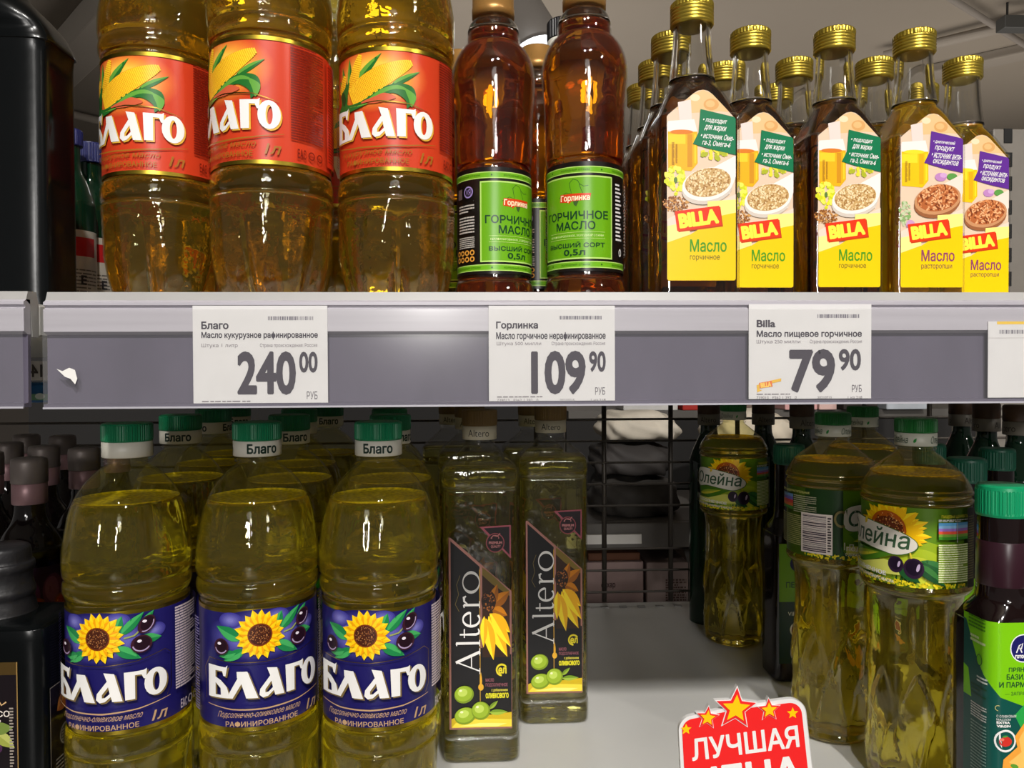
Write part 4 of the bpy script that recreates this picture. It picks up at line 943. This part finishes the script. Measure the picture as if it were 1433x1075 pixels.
# ================================================================== PRICE TAGS
def price_tag(px0, px1, py0, py1, label, name, line2, unit, price, cents, boxes, logo=False):
    z = None
    d0 = at(px0, (py0 + py1) / 2, 1) - cam.location; k0 = (YR - .0018) / d0.y; xa = d0.x * k0
    d1 = at(px1, (py0 + py1) / 2, 1) - cam.location; k1 = (YR - .0018) / d1.y; xb = d1.x * k1
    zt = (at((px0 + px1) / 2, py0, 1) - cam.location); zt = EYE + zt.z * (YR - .0018) / zt.y
    zb = (at((px0 + px1) / 2, py1, 1) - cam.location); zb = max(EYE + zb.z * (YR - .0018) / zb.y, Z_T - .0594)
    w_, h = xb - xa, zt - zb
    t = thing('price_tag', label, 'price tag', ((xa + xb) / 2, YR - .0026, zb))
    link('card', boxmesh(-w_ / 2, w_ / 2, -.00015, .00015, 0, h, mat('tag_paper', (212, 210, 210), .7, noise=.025, nscale=60)), t)
    # art in units of the 79.90 tag: 1027 x 785
    a = Art(513.5, h / (w_ / 1027), w_ / 1027, True); C = (58, 52, 62)
    bx = boxes
    P = []; F_ = []; x = 573
    while x < 917:
        q = random.choice((3, 5, 8)); b = len(P); P += [(x, 83), (x + q, 83), (x + q, 113), (x, 113)]; F_.append((b, b + 1, b + 2, b + 3)); x += q + random.choice((3, 5, 7))
    if name:
        a.raw(P, F_, (90, 84, 100))
        a.text(name, *bx[0], C, .035); a.text(line2, *bx[1], C, .03); a.text(unit, 65, 328, bx[2], 292, (120, 112, 118)); a.text('Страна происхождения: Россия', 510, 328, 947, 292, (120, 112, 118))
        a.text(price, *bx[3], C, .035); a.text(cents, *bx[4], C, .03); a.text('РУБ', 865, 725, 947, 665, (90, 84, 92))
        a.lines(65, 731, 440, 746, 1, (130, 124, 128), .8, .6); a.text('739013   P362 1 392   0', 65, 778, 400, 755, (130, 124, 128)); a.text('20210715', 575, 778, 695, 757, (130, 124, 128)); a.text('1 из 218', 830, 778, 950, 757, (130, 124, 128))
        if logo:
            a.poly([(65, 665), (90, 655), (90, 700), (110, 705), (70, 724)], (226, 180, 60)); a.poly([(165, 630), (270, 608), (270, 632), (190, 650)], (226, 180, 60)); a.poly([(85, 645), (190, 628), (198, 676), (92, 690)], (222, 110, 50)); a.text('BILLA', 97, 682, 186, 640, (240, 200, 90), .06, rot=-7)
    else:
        a.raw([(p[0] - 573 + 90, p[1] - 18) for p in P], F_, (90, 84, 100)); a.rect(70, 0, 1027, 22, (230, 190, 60)); a.rect(0, 125, 1027, 129, (190, 184, 184))
    link('print', a.mesh(M_PAPER, flat(-.0002), eps=.00001), t); return t
price_tag(271, 459, 428, 564, 'white price tag reading 240 roubles under the orange-labelled oil bottles', 'Благо', 'Масло кукурузное рафинированное', 'Штука 1 литр', '240', '00',
          [(65, 182, 272, 122), (65, 262, 953, 202), 340, (334, 692, 783, 352), (808, 520, 950, 356)])
price_tag(684, 860, 428, 561, 'white price tag reading 109 roubles under the amber bottles', 'Горлинка', 'Масло горчичное нерафинированное', 'Штука 500 милли', '109', '90',
          [(60, 200, 400, 128), (60, 285, 952, 215), 425, (342, 722, 788, 365), (815, 540, 952, 370)])
price_tag(1047, 1218, 426, 558, 'white price tag reading 79 roubles with a small orange logo', 'Billa', 'Масло пищевое горчичное', 'Штука 250 милли', '79', '90',
          [(65, 190, 222, 128), (65, 283, 947, 215), 430, (337, 728, 723, 368), (753, 548, 940, 368)], True)
price_tag(1381, 1560, 450, 556, 'blank-looking price tag with a yellow top strip at the right edge', None, '', '', '', '', None)
# mirrored tag seen through the gap between the rails
g = at(48, 519, .48); t = thing('price_tag', 'back-to-front price strip glimpsed through the gap between the rails', 'price tag', g)
link('card', boxmesh(-.016, .016, 0, .0004, -.006, .006, mat('tag_paper_dim', (225, 220, 212), .8)), t)
a = Art(); a.text('144', 5, -4, -6, 4, (90, 84, 80), .03); link('print', a.mesh(M_PAPER, flat(-.0003)), t)

g = at(47, 545, .485); t = thing('snack_pack', 'small blue and green pack glimpsed through the gap under the mirrored price strip', 'pack', (g.x, g.y, EYE - .0185))
link('pack', boxmesh(-.014, .014, 0, .012, 0, .013, mat('blue_pack', (30, 96, 150), .4, noise=.2, nscale=120), .002), t)
a = Art(); a.rect(-12, 1.5, 13, 5.5, (120, 170, 130)); a.ell(4, 4, 3, 2, (220, 230, 220)); link('print', a.mesh(M_LABEL, flat(-.0003)), t)
link('peg', boxmesh(-.0015, .0015, .012, .20, .004, .007, mat('bracket_dark_metal', (60, 58, 58))), t)
# ================================================================== PLACE THE BOTTLES
def face(pos): return -math.atan2(pos.x, pos.y)          # turn about z so that the front looks at the camera
def spot(px, z, zs, py=537.5):
    p_ = at(px, py, z); return Vector((p_.x, p_.y, zs))
def put(proto, px, z, zs, label, rot=0.0, py=537.5, turn=True, first=False):
    p_ = spot(px, z, zs, py); rz = (face(p_) if turn else 0) + rad(rot)
    if first: proto.location = p_; proto.rotation_euler = (0, 0, rz); proto['label'] = label; return proto
    return dup(proto, p_, rz, label)

corn = make_blago('oil_bottle', 'x', O_CORN, art_red, .231, 'one-litre bottles of corn oil with orange labels')
ZU = EYE + .0385
put(corn, 555, .521, ZU, 'corn oil bottle with orange label, next to the amber bottles', -17.6, 230, first=True)
put(corn, 381, .504, ZU, 'corn oil bottle with orange label, middle and nearest of the front three', -46, 230)
put(corn, 229, .527, ZU, 'corn oil bottle with orange label, beside the dark bottles at the left', -35, 230)
put(corn, 468, .625, ZU, 'corn oil bottle behind, glimpsed between the middle and right corn bottles', 20, 230)
put(corn, 303, .640, ZU, 'corn oil bottle behind, glimpsed between the left and middle corn bottles', 60, 230)

blue = make_blago('oil_bottle', 'x', O_SUN, art_blue, .229, 'one-litre bottles of sunflower and olive oil with navy labels')
ZL = SHELF_LO
put(blue, 180.5, .515, ZL, 'navy-labelled oil bottle at the left end of the lower shelf front row', -22.6, 800, first=True)
blank_cap = blue
put(blue, 362, .520, ZL, 'navy-labelled oil bottle in the middle of the lower front row', 5, 800)
put(blue, 531, .519, ZL, 'navy-labelled oil bottle at the right of the lower front row, by the tall square bottle', -8.6, 800)
put(blue, 254, .612, ZL, 'navy-labelled oil bottle, second row, right behind the left front one', 110, 700)
put(blue, 406, .606, ZL, 'navy-labelled oil bottle, second row, behind the middle front one', 12, 700)
put(blue, 547, .602, ZL, 'navy-labelled oil bottle, second row, behind the right front one', 40, 700)
put(blue, 300, .712, ZL, 'navy-labelled oil bottle, third row, left column', 60, 700)
put(blue, 420, .702, ZL, 'navy-labelled oil bottle, third row, middle column', -20, 700)
put(blue, 546, .700, ZL, 'navy-labelled oil bottle, third row, right column', 0, 700)
put(blue, 330, .800, ZL, 'navy-labelled oil bottle, fourth row, left column in the shade', 10, 700)
put(blue, 460, .800, ZL, 'navy-labelled oil bottle, fourth row, middle column in the shade', -4, 700)

for ch in blank_cap.children:
    if ch.name.startswith('cap_band'): ch.rotation_euler.z = rad(-100)
ole = make_ole()
put(ole, 1281, .583, ZL, 'sunflower oil bottle with green label, nearest, beside the green-capped dressing', -42, 700, first=True)
put(ole, 1165, .668, ZL, 'sunflower oil bottle turned to show its barcode', 65, 800)
put(ole, 1026, .895, ZL, 'sunflower oil bottle standing alone at the back before the wire grid', -24, 750)
put(ole, 1207, .775, ZL, 'sunflower oil bottle half hidden between the barcode one and the nearest one', -20, 600)

gor = make_gor()
put(gor, 818, .532, ZU, 'amber mustard oil bottle with green label, right of the front pair', -14.5, 200, first=True)
put(gor, 691, .545, ZU, 'amber mustard oil bottle with green label, left of the front pair, next to corn oil', 36, 200)
put(gor, 752, .640, ZU, 'amber mustard oil bottle behind, seen in the gap of the front pair', 60, 200)
put(gor, 645, .650, ZU, 'amber mustard oil bottle behind the left amber bottle', 20, 200)
# clear bottle with a black and white cap behind
cb = thing('vinegar_bottle', 'clear bottle with black and white cap behind the right amber bottle', 'bottle', spot(792, .745, ZU, 100))
prv = smoothp([(0, .024), (.004, .028), (.15, .028), (.19, .027), (.215, .023), (.235, .0165), (.245, .013), (.262, .0125)], 4)
link('bottle_body', lathe(prv, M_GLASS, 48, top=False), cb); link('vinegar', lathe(cut_prof(prv, .19, .001), O_GOR, 48), cb)
link('cap_band', lathe([(.258, .0175), (.2585, .018), (.278, .018), (.2785, .0175)], mat('white_cap_plastic', (222, 218, 205)), 40), cb)
link('cap', ribbed_cap(.018, .2785, .297, mat('black_cap_plastic', (24, 22, 24), .4), 40, .02), cb)

bil = make_billa('oil_bottle', O_BIL, False, 'x', 'square bottles of dark mustard oil with gold caps')
yel = make_billa('oil_bottle', O_YEL, True, 'x', 'square bottles of yellow thistle oil with gold caps')
def billa(proto, px, zf, label, rot=0, first=False):
    """px: photo column of the centre of the front face at depth zf"""
    f_ = at(px, 280, zf); p_ = Vector((f_.x, f_.y + BW * .86, ZU)); rz = rad(rot)
    if first: proto.location = p_; proto.rotation_euler = (0, 0, rz); proto['label'] = label; return
    dup(proto, p_, rz, label)
billa(bil, 982, .478, 'dark mustard oil bottle, nearest and leftmost of the gold-capped front row', -1, True)
billa(bil, 1066, .520, 'dark mustard oil bottle, second in the gold-capped front row', 0)
billa(bil, 1188, .520, 'dark mustard oil bottle, third in the gold-capped front row', 0)
billa(yel, 1304, .524, 'yellow thistle oil bottle with purple ribbon, fourth in the gold-capped front row', -1, True)
billa(yel, 1372, .572, 'yellow thistle oil bottle at the right end of the gold-capped front row', -1)
for px, zf, lb in ((946, .527, 'directly behind the leftmost'), (924, .575, 'third deep behind the leftmost'), (905, .623, 'fourth deep behind the leftmost'),
                   (1021, .580, 'second row, left of the second cap'), (1096, .625, 'third row, low cap between the second and third'), (1124, .572, 'second row, left of the third cap'), (1196, .625, 'third row, low cap right of the third')):
    billa(bil, px + 4, zf, 'dark mustard oil bottle, ' + lb)
for px, zf, lb in ((1240, .572, 'second row, left of the fourth cap'), (1305, .625, 'third row, low cap right of the fourth')):
    billa(yel, px + 4, zf, 'yellow thistle oil bottle, ' + lb)

alt = make_alt()
def alto(px, zf, label, first=False, rot=0, py=850):
    f_ = at(px, py, zf); p_ = Vector((f_.x, f_.y + .031, ZL))
    if first: alt.location = p_; alt.rotation_euler = (0, 0, rad(rot)); alt['label'] = label; return
    dup(alt, p_, rad(rot), label)
alto(672.5, .612, 'tall square oil bottle with black label, nearer left of the pair', True)
alto(776, .680, 'tall square oil bottle with black label, right of the pair on the bare shelf')
alto(657, .725, 'tall square oil bottle, second row behind the left of the pair', py=600)
alto(748, .760, 'tall square oil bottle, second row behind the right of the pair', py=600)
alto(632, .790, 'tall square oil bottle, third row in the shade', py=600)

# ------------------------------------------------------------------ dark bottles, upper left
def square_dark(name, label, loc, hw, prof, m, cap=None, rz=0, p=8, cat='bottle', sy=1):
    t = thing(name, label, cat, loc, rz); pr = smoothp(prof, 4); hb = max(h for h, r in prof if r > hw * .97)
    link('bottle_body', lathe(pr, m, 80, sq_fn(lambda h: p if h < hb else max(2, p - (p - 2) * (h - hb) / .03), sy)), t); return t
c = at(64, 300, .475); HW = .041
bg = square_dark('oil_bottle', 'large black-looking square glass bottle at the upper left edge', (c.x - HW, c.y + HW * .52, ZU), HW,
    [(0, .036), (.003, .041), (.01, HW), (.08, HW), (.160, HW), (.168, .0425), (.178, .0385), (.188, .031), (.198, .022), (.207, .0165), (.225, .0145), (.25, .0145)], M_DGLASS, p=7, sy=.52)
link('cap', lathe([(.242, .0165), (.243, .018), (.27, .018), (.271, .016)], mat('black_cap_plastic', (24, 22, 24), .4), 40), bg)
for px, z, cw, ch, top, col, lab in ((96, .66, .0108, .014, 182, (26, 30, 90), 'dark green bottle with slim blue cap behind the big black bottle'), (126, .70, .0118, .018, 202, (22, 28, 84), 'dark green bottle with wide blue cap beside the left corn oil bottle')):
    p_ = spot(px, z, ZU, 200); H_ = (at(px, top, z).z - ZU); t = thing('oil_bottle', lab, 'bottle', p_, face(p_))
    pr = [(h, r * .71) for h, r in smoothp([(0, .024), (.003, .028), (H_ - .075, .028), (H_ - .06, .0265), (H_ - .045, .020), (H_ - .035, .0135), (H_ - .02, .0125), (H_ - ch * .5, .0125)], 4)]
    link('bottle_body', lathe(pr, M_GGLASS, 48), t)
    link('cap', ribbed_cap(cw, H_ - ch, H_, mat('blue_cap_%d' % px, col, .4), 40, .012), t)
    a = Art(); a.rect(-30, 0, 30, 62, (176, 170, 160)); a.lines(-26, 6, 26, 30, 8, (90, 84, 80), .9, .4)
    a.rect(-26, 40, 22, 56, (170, 30, 34)); a.text('E', 8, 16, 13, 24, (40, 40, 44), .03); a.rect(-30, 0, 30, 5, (36, 40, 100))
    link('label', a.mesh(M_LABEL, cyl(.0202, .02), step=.003), t)

# ------------------------------------------------------------------ lower left: balsamic bottles
wax = mat('black_wax', (26, 25, 27), .45, bump=.8, nscale=60, noise=.1)
c = at(60, 950, .485); HB = .044
sq = square_dark('vinegar_bottle', 'squat black wax-topped vinegar bottle at the lower left corner', (c.x - HB, c.y + HB * .7, ZL), HB,
    [(0, .038), (.003, .042), (.01, HB), (.06, HB), (.144, HB), (.149, .0425), (.153, .037), (.155, .026)], M_DGLASS, p=9, sy=.7)
link('wax_neck', lathe([(h, r * .80) for h, r in smoothp([(.152, .034), (.154, .028), (.158, .0265), (.164, .0250), (.1665, .0258), (.169, .0262), (.172, .0250), (.177, .0238), (.181, .0242), (.183, .0252), (.185, .0258), (.1875, .0252), (.1890, .0235), (.194, .0230), (.1975, .022), (.199, .019)], 3)], wax, 64, round_fn), sq)
a = Art(); a.rect(-24, 0, 22, 78, (22, 16, 20)); a.rect(-24, 70, 22, 78, (196, 160, 96, 0)); a.rect(-24, 0, -23.4, 78, (150, 120, 70)); a.rect(21.4, 0, 22, 78, (150, 120, 70))
a.text('Condim', -20, 46, 12, 56, (206, 170, 120), .0, shear=.3) if False else a.text('Gurman', -22, 47, 11, 55, (206, 170, 120), .0, shear=.3) if False else a.stroke([(-6, 50), (-3, 56), (-1, 51), (2, 55), (4, 50.5), (6, 55), (8, 51), (10, 55), (12, 51), (15, 53)], .9, (206, 170, 120))
a.text('БАЛЬЗАМИСО', -22, 43.6, 17, 47.6, (220, 210, 200), .02); a.text('ТРАД. Р.', -12, 38.6, 13, 42, (220, 210, 200), .02)
for x, y in ((6, 30), (1, 26), (9, 24), (4, 21), (12, 32)): a.ell(x, y, 3.4, 3.4, (70, 40, 70)); a.ell(x + 1, y + 1, 1, 1, (150, 120, 150))
a.leaf(8, 34, 20, 24, 8, (150, 156, 70), (176, 180, 96)); a.leaf(6, 36, 19, 37, 8, (110, 130, 60)); a.lines(17, 4, 19.5, 50, 24, (150, 140, 130), 1, .5)
link('label', a.mesh(M_LABEL, flat(-HB * .7 - .0004, .054, .0067)), sq)
a = Art(); a.rect(-24, 0, 24, 84, (20, 16, 18)); a.rect(-24, 83.4, 24, 84, (150, 140, 130)); a.rect(-24, 0, -23.5, 84, (150, 140, 130)); a.leaf(-16, 66, 4, 78, 12, (160, 90, 40), (190, 120, 50)); a.ring(-6, 48, 7, 7, 6, 6, (120, 114, 108)); a.lines(-18, 6, 14, 36, 12, (130, 124, 118), .9, .4); a.lines(-11, 44, -1, 52, 4, (120, 114, 108), .9, .5)
link('side_label', a.mesh(M_LABEL, lambda x, y, z: Vector((HB + .0004 + z, x, y + .028))), sq)

# slim dark vinegar bottles in rows
def make_slim():
    t = thing('vinegar_bottle', 'x', 'bottle', group='slim dark vinegar bottles with grey caps')
    pr = smoothp([(0, .025), (.003, .030), (.012, .031), (.08, .031), (.168, .031), (.180, .0285), (.189, .0235), (.196, .0178), (.203, .0145), (.212, .0135), (.218, .0135)], 4); pr = [(h, r * .78) for h, r in pr]
    link('bottle_body', lathe(pr, O_DARK, 56), t)
    link('cap_band', lathe([(.212, .0118), (.2125, .0123), (.2275, .0123), (.228, .0118)], mat('dull_cap_band', (150, 116, 120), .4, .3), 40), t)
    link('cap', lathe([(.228, .0120), (.2285, .0128), (.2435, .0128), (.2465, .0123), (.2475, .010)], mat('dull_grey_cap', (120, 110, 106), .45, .3), 40), t)
    a = Art(); a.rect(-34, 0, 34, 82, (30, 22, 26)); a.rect(-34, 46, 34, 82, (60, 36, 62)); a.rect(-34, 30, 34, 46, (206, 166, 20)); a.lines(-30, 8, 30, 26, 5, (140, 130, 120), .9, .4)
    for x in (-20, 4, 24): a.ell(x, 62, 11, 14, (104, 54, 96), 10).ell(x - 2, 64, 7, 10, (134, 84, 124), 10); a.ell(x + 8, 52, 8.5, 7, (150, 80, 50)).ell(x + 8, 52, 7, 5.5, (190, 70, 40)).dots(x + 8, 52, 5.5, 4, 30, .5, [(240, 190, 120), (120, 30, 20)])
    link('label', a.mesh(M_LABEL, cyl(.0247, .084, .0315), step=.004), t)
    return t
slim = make_slim()
for i, (px, z, top, rot, lab) in enumerate(((41, .60, 640, 30, 'slim dark vinegar bottle with fig label behind the wax-topped bottle'), (118, .68, 628, 0, 'slim dark vinegar bottle just left of the first navy-labelled bottle'),
        (-19, .645, 648, 0, 'slim dark vinegar bottle cut by the left edge of the frame'), (62, .70, 600, 10, 'slim dark vinegar bottle, second row in the dark at the left'), (12, .735, 600, 10, 'slim dark vinegar bottle, second row near the left edge'),
        (88, .815, 590, 0, 'slim dark vinegar bottle, third row left in the dark'), (164, .79, 585, 0, 'slim dark vinegar bottle, third row behind the first navy bottle'), (38, .83, 585, 0, 'slim dark vinegar bottle, third row farthest left'))):
    put(slim, px, z, ZL, lab, rot, 650, first=(i == 0))

# ------------------------------------------------------------------ lower right: dressing bottle
JW = .044; zf = .487; fc = at(1434, 850, zf)
jar = thing('dressing_bottle', 'dark salad dressing bottle with bright green cap and label at the right edge', 'bottle', (fc.x, fc.y + JW / 2, ZL), 0)
pj = smoothp([(0, .018), (.003, .021), (.008, JW / 2), (.06, JW / 2), (.140, JW / 2), (.147, .0214), (.154, .0192), (.161, .0162), (.168, .0148), (.19, .0142), (.215, .0140), (.222, .0138)], 4)
pfj = sq_fn(lambda h: 6 if h < .142 else max(2, 6 - 4 * (h - .142) / .02), 1)
link('bottle_body', lathe(pj, mat('dressing_in_glass', (22, 12, 12), .08, spec=.6, bump=.2, nscale=25), 80, pfj), jar)
link('neck_label', lathe([(.172, .0147), (.173, .0150), (.2, .0146), (.201, .0142)], mat('neck_print', (46, 20, 30), .3), 48, top=False, bottom=False), jar)
link('cap', ribbed_cap(.0152, .217, .2375, mat('bright_green_cap', (6, 142, 92), .35), 44, .012, .88, .003), jar)
a = Art(1434, 515 + (313 - 0) / .451, .000451, True)     # photo pixels of the front face
GG = (122, 196, 14); TE = (14, 78, 70)
a.rect(1434 - 152, 859, 1434 + 152, 1190, TE); a.poly([(1282, 859), (1586, 859), (1586, 985), (1480, 985), (1434, 988), (1400, 975), (1378, 948), (1362, 925), (1340, 880), (1282, 872)], GG)
a.poly([(1282, 930), (1345, 950), (1352, 990), (1282, 990)], GG); a.poly([(1434, 985), (1420, 1000), (1430, 1020), (1460, 1030), (1490, 1000)], (40, 160, 70))
a.ell(1432, 906, 19, 20, (236, 236, 240)); a.ell(1432, 906, 17.5, 18.5, (30, 30, 96)); a.stroke([(1422, 912), (1426, 902), (1431, 899), (1429, 907), (1426, 904), (1430, 912)], 1.8, W); a.stroke([(1434, 912), (1438, 896), (1443, 899), (1440, 912)], 1.8, W); a.text('готовлю', 1420, 920, 1444, 915, W, .05)
DK = (16, 70, 40)
a.text('ПРЯНЫЙ', 1411, 939, 1447, 931, DK, .02); a.text('БАЗИЛИК', 1408, 950, 1452, 942, DK, .02); a.text('И ПАРМЕЗАН', 1398, 961, 1460, 953, DK, .02); a.text('— ЗАПРАВКА —', 1406, 972, 1456, 967, DK, .0)
a.text('С ОЛИВКОВЫМ', 1395, 1003, 1422, 999.5, W); a.text('МАСЛОМ', 1395, 1007.5, 1414, 1004.5, W); a.text('EXTRA', 1395, 1012, 1413, 1008.5, W, .05); a.text('VIRGIN', 1395, 1017, 1414, 1013.5, W, .05)
a.ring(1397, 990, 4, 4, 3.2, 3.2, (200, 190, 120), 90, 300); a.ell(1407, 1036, 15, 16, W); a.ell(1407, 1036, 12.5, 13, TE); a.ell(1407, 1037, 9, 7, (206, 50, 40)); a.ell(1402, 1034, 3, 2, (230, 120, 100)); a.leaf(1402, 1030, 1411, 1029, 3, (70, 150, 60))
a.poly([(1433, 1012), (1420, 1030), (1424, 1045), (1404, 1062), (1402, 1080), (1480, 1100), (1480, 1012)], (236, 160, 60)); a.poly([(1433, 1022), (1426, 1034), (1430, 1052), (1412, 1066), (1450, 1090), (1460, 1020)], (246, 190, 96)); a.ell(1420, 1072, 6, 3, (90, 150, 50), 20)
GR2 = (60, 120, 20)
a.lines(1346, 868, 1381, 888, 4, GR2, .9, .5); a.lines(1350, 896, 1381, 908, 2, (190, 210, 150), .9, .6); a.leaf(1370, 938, 1370, 918, 10, (100, 176, 20)); a.ring(1370, 930, 6, 8, 5, 7, DK)
a.lines(1352, 966, 1383, 984, 3, DK, .9, .4); a.lines(1352, 994, 1383, 1016, 6, (190, 196, 190), .9, .5); a.lines(1352, 1020, 1383, 1120, 22, (120, 150, 140), .9, .4); a.lines(1365, 952, 1384, 962, 2, (200, 210, 200), .9, .5)
link('label', a.mesh(M_LABEL, rsq(JW + .0006, .009, 0), step=.0022, clip=(-.045, .010, .045, .153), eps=.00001), jar)

# dark dressing bottles in the rows behind
def make_dress():
    t = thing('dressing_bottle', 'x', 'bottle', group='dark dressing bottles in the shaded back rows')
    link('bottle_body', lathe(pj, mat('dressing_in_glass', (22, 12, 12)), 64, pfj), t); link('cap', ribbed_cap(.0152, .217, .2375, mat('shaded_green_cap', (6, 84, 62), .45), 36, .012, .88, .003), t)  # cap green painted darker, back-row shade put into the colour
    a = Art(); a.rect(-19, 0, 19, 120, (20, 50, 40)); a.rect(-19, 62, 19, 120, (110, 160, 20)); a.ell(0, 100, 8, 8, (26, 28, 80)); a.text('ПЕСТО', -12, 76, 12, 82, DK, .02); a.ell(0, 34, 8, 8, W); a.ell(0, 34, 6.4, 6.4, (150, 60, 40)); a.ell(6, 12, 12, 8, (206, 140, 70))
    a.text('VIRGIN', -10, 48, 8, 52, W)
    link('label', a.mesh(M_LABEL, flat(-JW / 2 - .0004, .02)), t); return t
dr = make_dress()
for i, (px, z, lab) in enumerate(((1104, .79, 'dark dressing bottle with green label left of the barcode bottle'), (1352, .66, 'dark dressing bottle with shade-darkened cap behind the nearest green-labelled oil'), (1300, .79, 'dark dressing bottle, third row right, in the shade'), (1395, .74, 'dark dressing bottle, third row near the right edge'))):
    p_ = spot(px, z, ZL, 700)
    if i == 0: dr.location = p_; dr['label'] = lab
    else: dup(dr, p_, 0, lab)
# shaded bottles with brown caps; white neck bands painted grey for the shade
def make_shade():
    t = thing('oil_bottle', 'x', 'bottle', group='dark olive oil bottles with brown caps at the back')
    pr = smoothp([(0, .024), (.003, .029), (.01, .03), (.18, .03), (.205, .028), (.222, .020), (.235, .0135), (.25, .013)], 4); pr = [(h, r * .8) for h, r in pr]
    link('bottle_body', lathe(pr, M_GGLASS, 48), t); c = link('cap_band', lathe([(.245, .0133), (.2455, .0137), (.2585, .0137), (.259, .013)], mat('shaded_white_band', (120, 114, 104), .5), 40), t)
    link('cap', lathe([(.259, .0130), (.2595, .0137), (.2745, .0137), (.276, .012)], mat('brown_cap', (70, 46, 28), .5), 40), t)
    a = Art()
    for x in (-35, 0, 35): a.text('Altero', x - 11, 4, x + 9, 11, (50, 46, 40), 0)
    link('cap_lettering', a.mesh(M_LABEL, cyl(.01378, .2445), step=.003), c); return t
sh = make_shade()
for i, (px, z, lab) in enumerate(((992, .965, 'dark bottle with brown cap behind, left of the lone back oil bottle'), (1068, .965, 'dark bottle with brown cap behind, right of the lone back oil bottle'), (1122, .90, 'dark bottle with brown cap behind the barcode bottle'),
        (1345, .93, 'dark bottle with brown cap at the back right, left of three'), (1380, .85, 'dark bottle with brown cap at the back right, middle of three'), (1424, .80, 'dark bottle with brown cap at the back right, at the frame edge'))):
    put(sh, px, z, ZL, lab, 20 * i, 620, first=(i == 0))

# ------------------------------------------------------------------ best price sign
zs_ = .470
sg = thing('price_sign', 'red plastic best-price sign with yellow stars at the lower shelf front', 'sign', at(1040, 1075, zs_))
k = zs_ / F; R9 = 6.2832
a = Art(1040, 1075, k, True)
body = [(951, 1160), (946, 1060), (948, 1012), (956, 1002), (972, 994), (988, 989), (1006, 985), (1016, 981), (1026, 983)]
def arc(cx, cy, r, a0, a1, n=9): return [(cx + r * math.cos(rad(a0 + (a1 - a0) * i / n)), cy - r * math.sin(rad(a0 + (a1 - a0) * i / n))) for i in range(n + 1)]
def path(g): return [(957 + g, 1180)] + arc(970, 1020, 21 - g, 183, 102) + [(1030, 987 + g)] + arc(1106, 1002, 23 - g, 98, 8) + [(1150 - g, 1180)]
def solid(pts, m, d0, d1, name, par):
    bm = bmesh.new(); A = [bm.verts.new(((x - 1040) * k, d0, (1075 - y) * k)) for x, y in pts]; B = [bm.verts.new(((x - 1040) * k, d1, (1075 - y) * k)) for x, y in pts]; n = len(pts)
    bm.faces.new(A); bm.faces.new(B[::-1])
    for i in range(n): bm.faces.new((A[i], B[i], B[(i + 1) % n], A[(i + 1) % n]))
    bmesh.ops.recalc_face_normals(bm, faces=bm.faces); return link(name, mesh_of(bm, m), par)
solid(path(0), mat('sign_white_edge', (226, 224, 222), .3), 0, .003, 'panel', sg)
solid([(x + 5, y + 2) for x, y in path(1)], mat('sign_back_edge', (186, 182, 180), .3), .003, .006, 'back_panel', sg)
RD = (232, 34, 34)
a.poly([(962, 1180)] + arc(970, 1020, 16.5, 183, 102) + [(1030, 992)] + arc(1106, 1002, 17.5, 98, 8) + [(1143, 1180)], RD)
for cx, cy, r, ro in ((1030, 986, 27, 4), (988, 1001, 15, 8), (1076, 990, 15, -3)): 
    pass
Y = (250, 196, 0)
STARS = ((1029, 990, 20, 4), (989, 1002, 11, 6), (1076, 993, 11, -2))
a.text('ЛУЧШАЯ', 966, 1055, 1119, 1024, W, .022, rot=-6); a.text('ЦЕНА', 970, 1120, 1124, 1066, W, .032, rot=-6)
a.star(959, 1018, 8, Y, 0); a.star(1110, 999, 8.5, Y, .0)
link('print', a.mesh(M_SIGN, flat(-.0003), eps=.00003), sg)
for cx, cy, r, ro in STARS:
    f5 = lambda R_: [(cx + (R_ if i % 2 == 0 else R_ * .45) * math.sin(rad(ro) + PI * i / 5), cy - (R_ if i % 2 == 0 else R_ * .45) * math.cos(rad(ro) + PI * i / 5)) for i in range(10)]
    st = solid(f5(r * 1.62), mat('sign_white_edge', (226, 224, 222)), -.0006, .0024, 'star', sg)
    solid(f5(r * 1.45), mat('sign_red', RD, .35), -.0010, -.0006, 'star_border', st); solid(f5(r), mat('sign_yellow', Y, .35), -.0014, -.0010, 'star_face', st)
st = link('clip_foot', boxmesh(-.03, .03, .001, .02, -.105, -.085, mat('clear_grey_plastic', (170, 170, 172), .3), .002), sg)
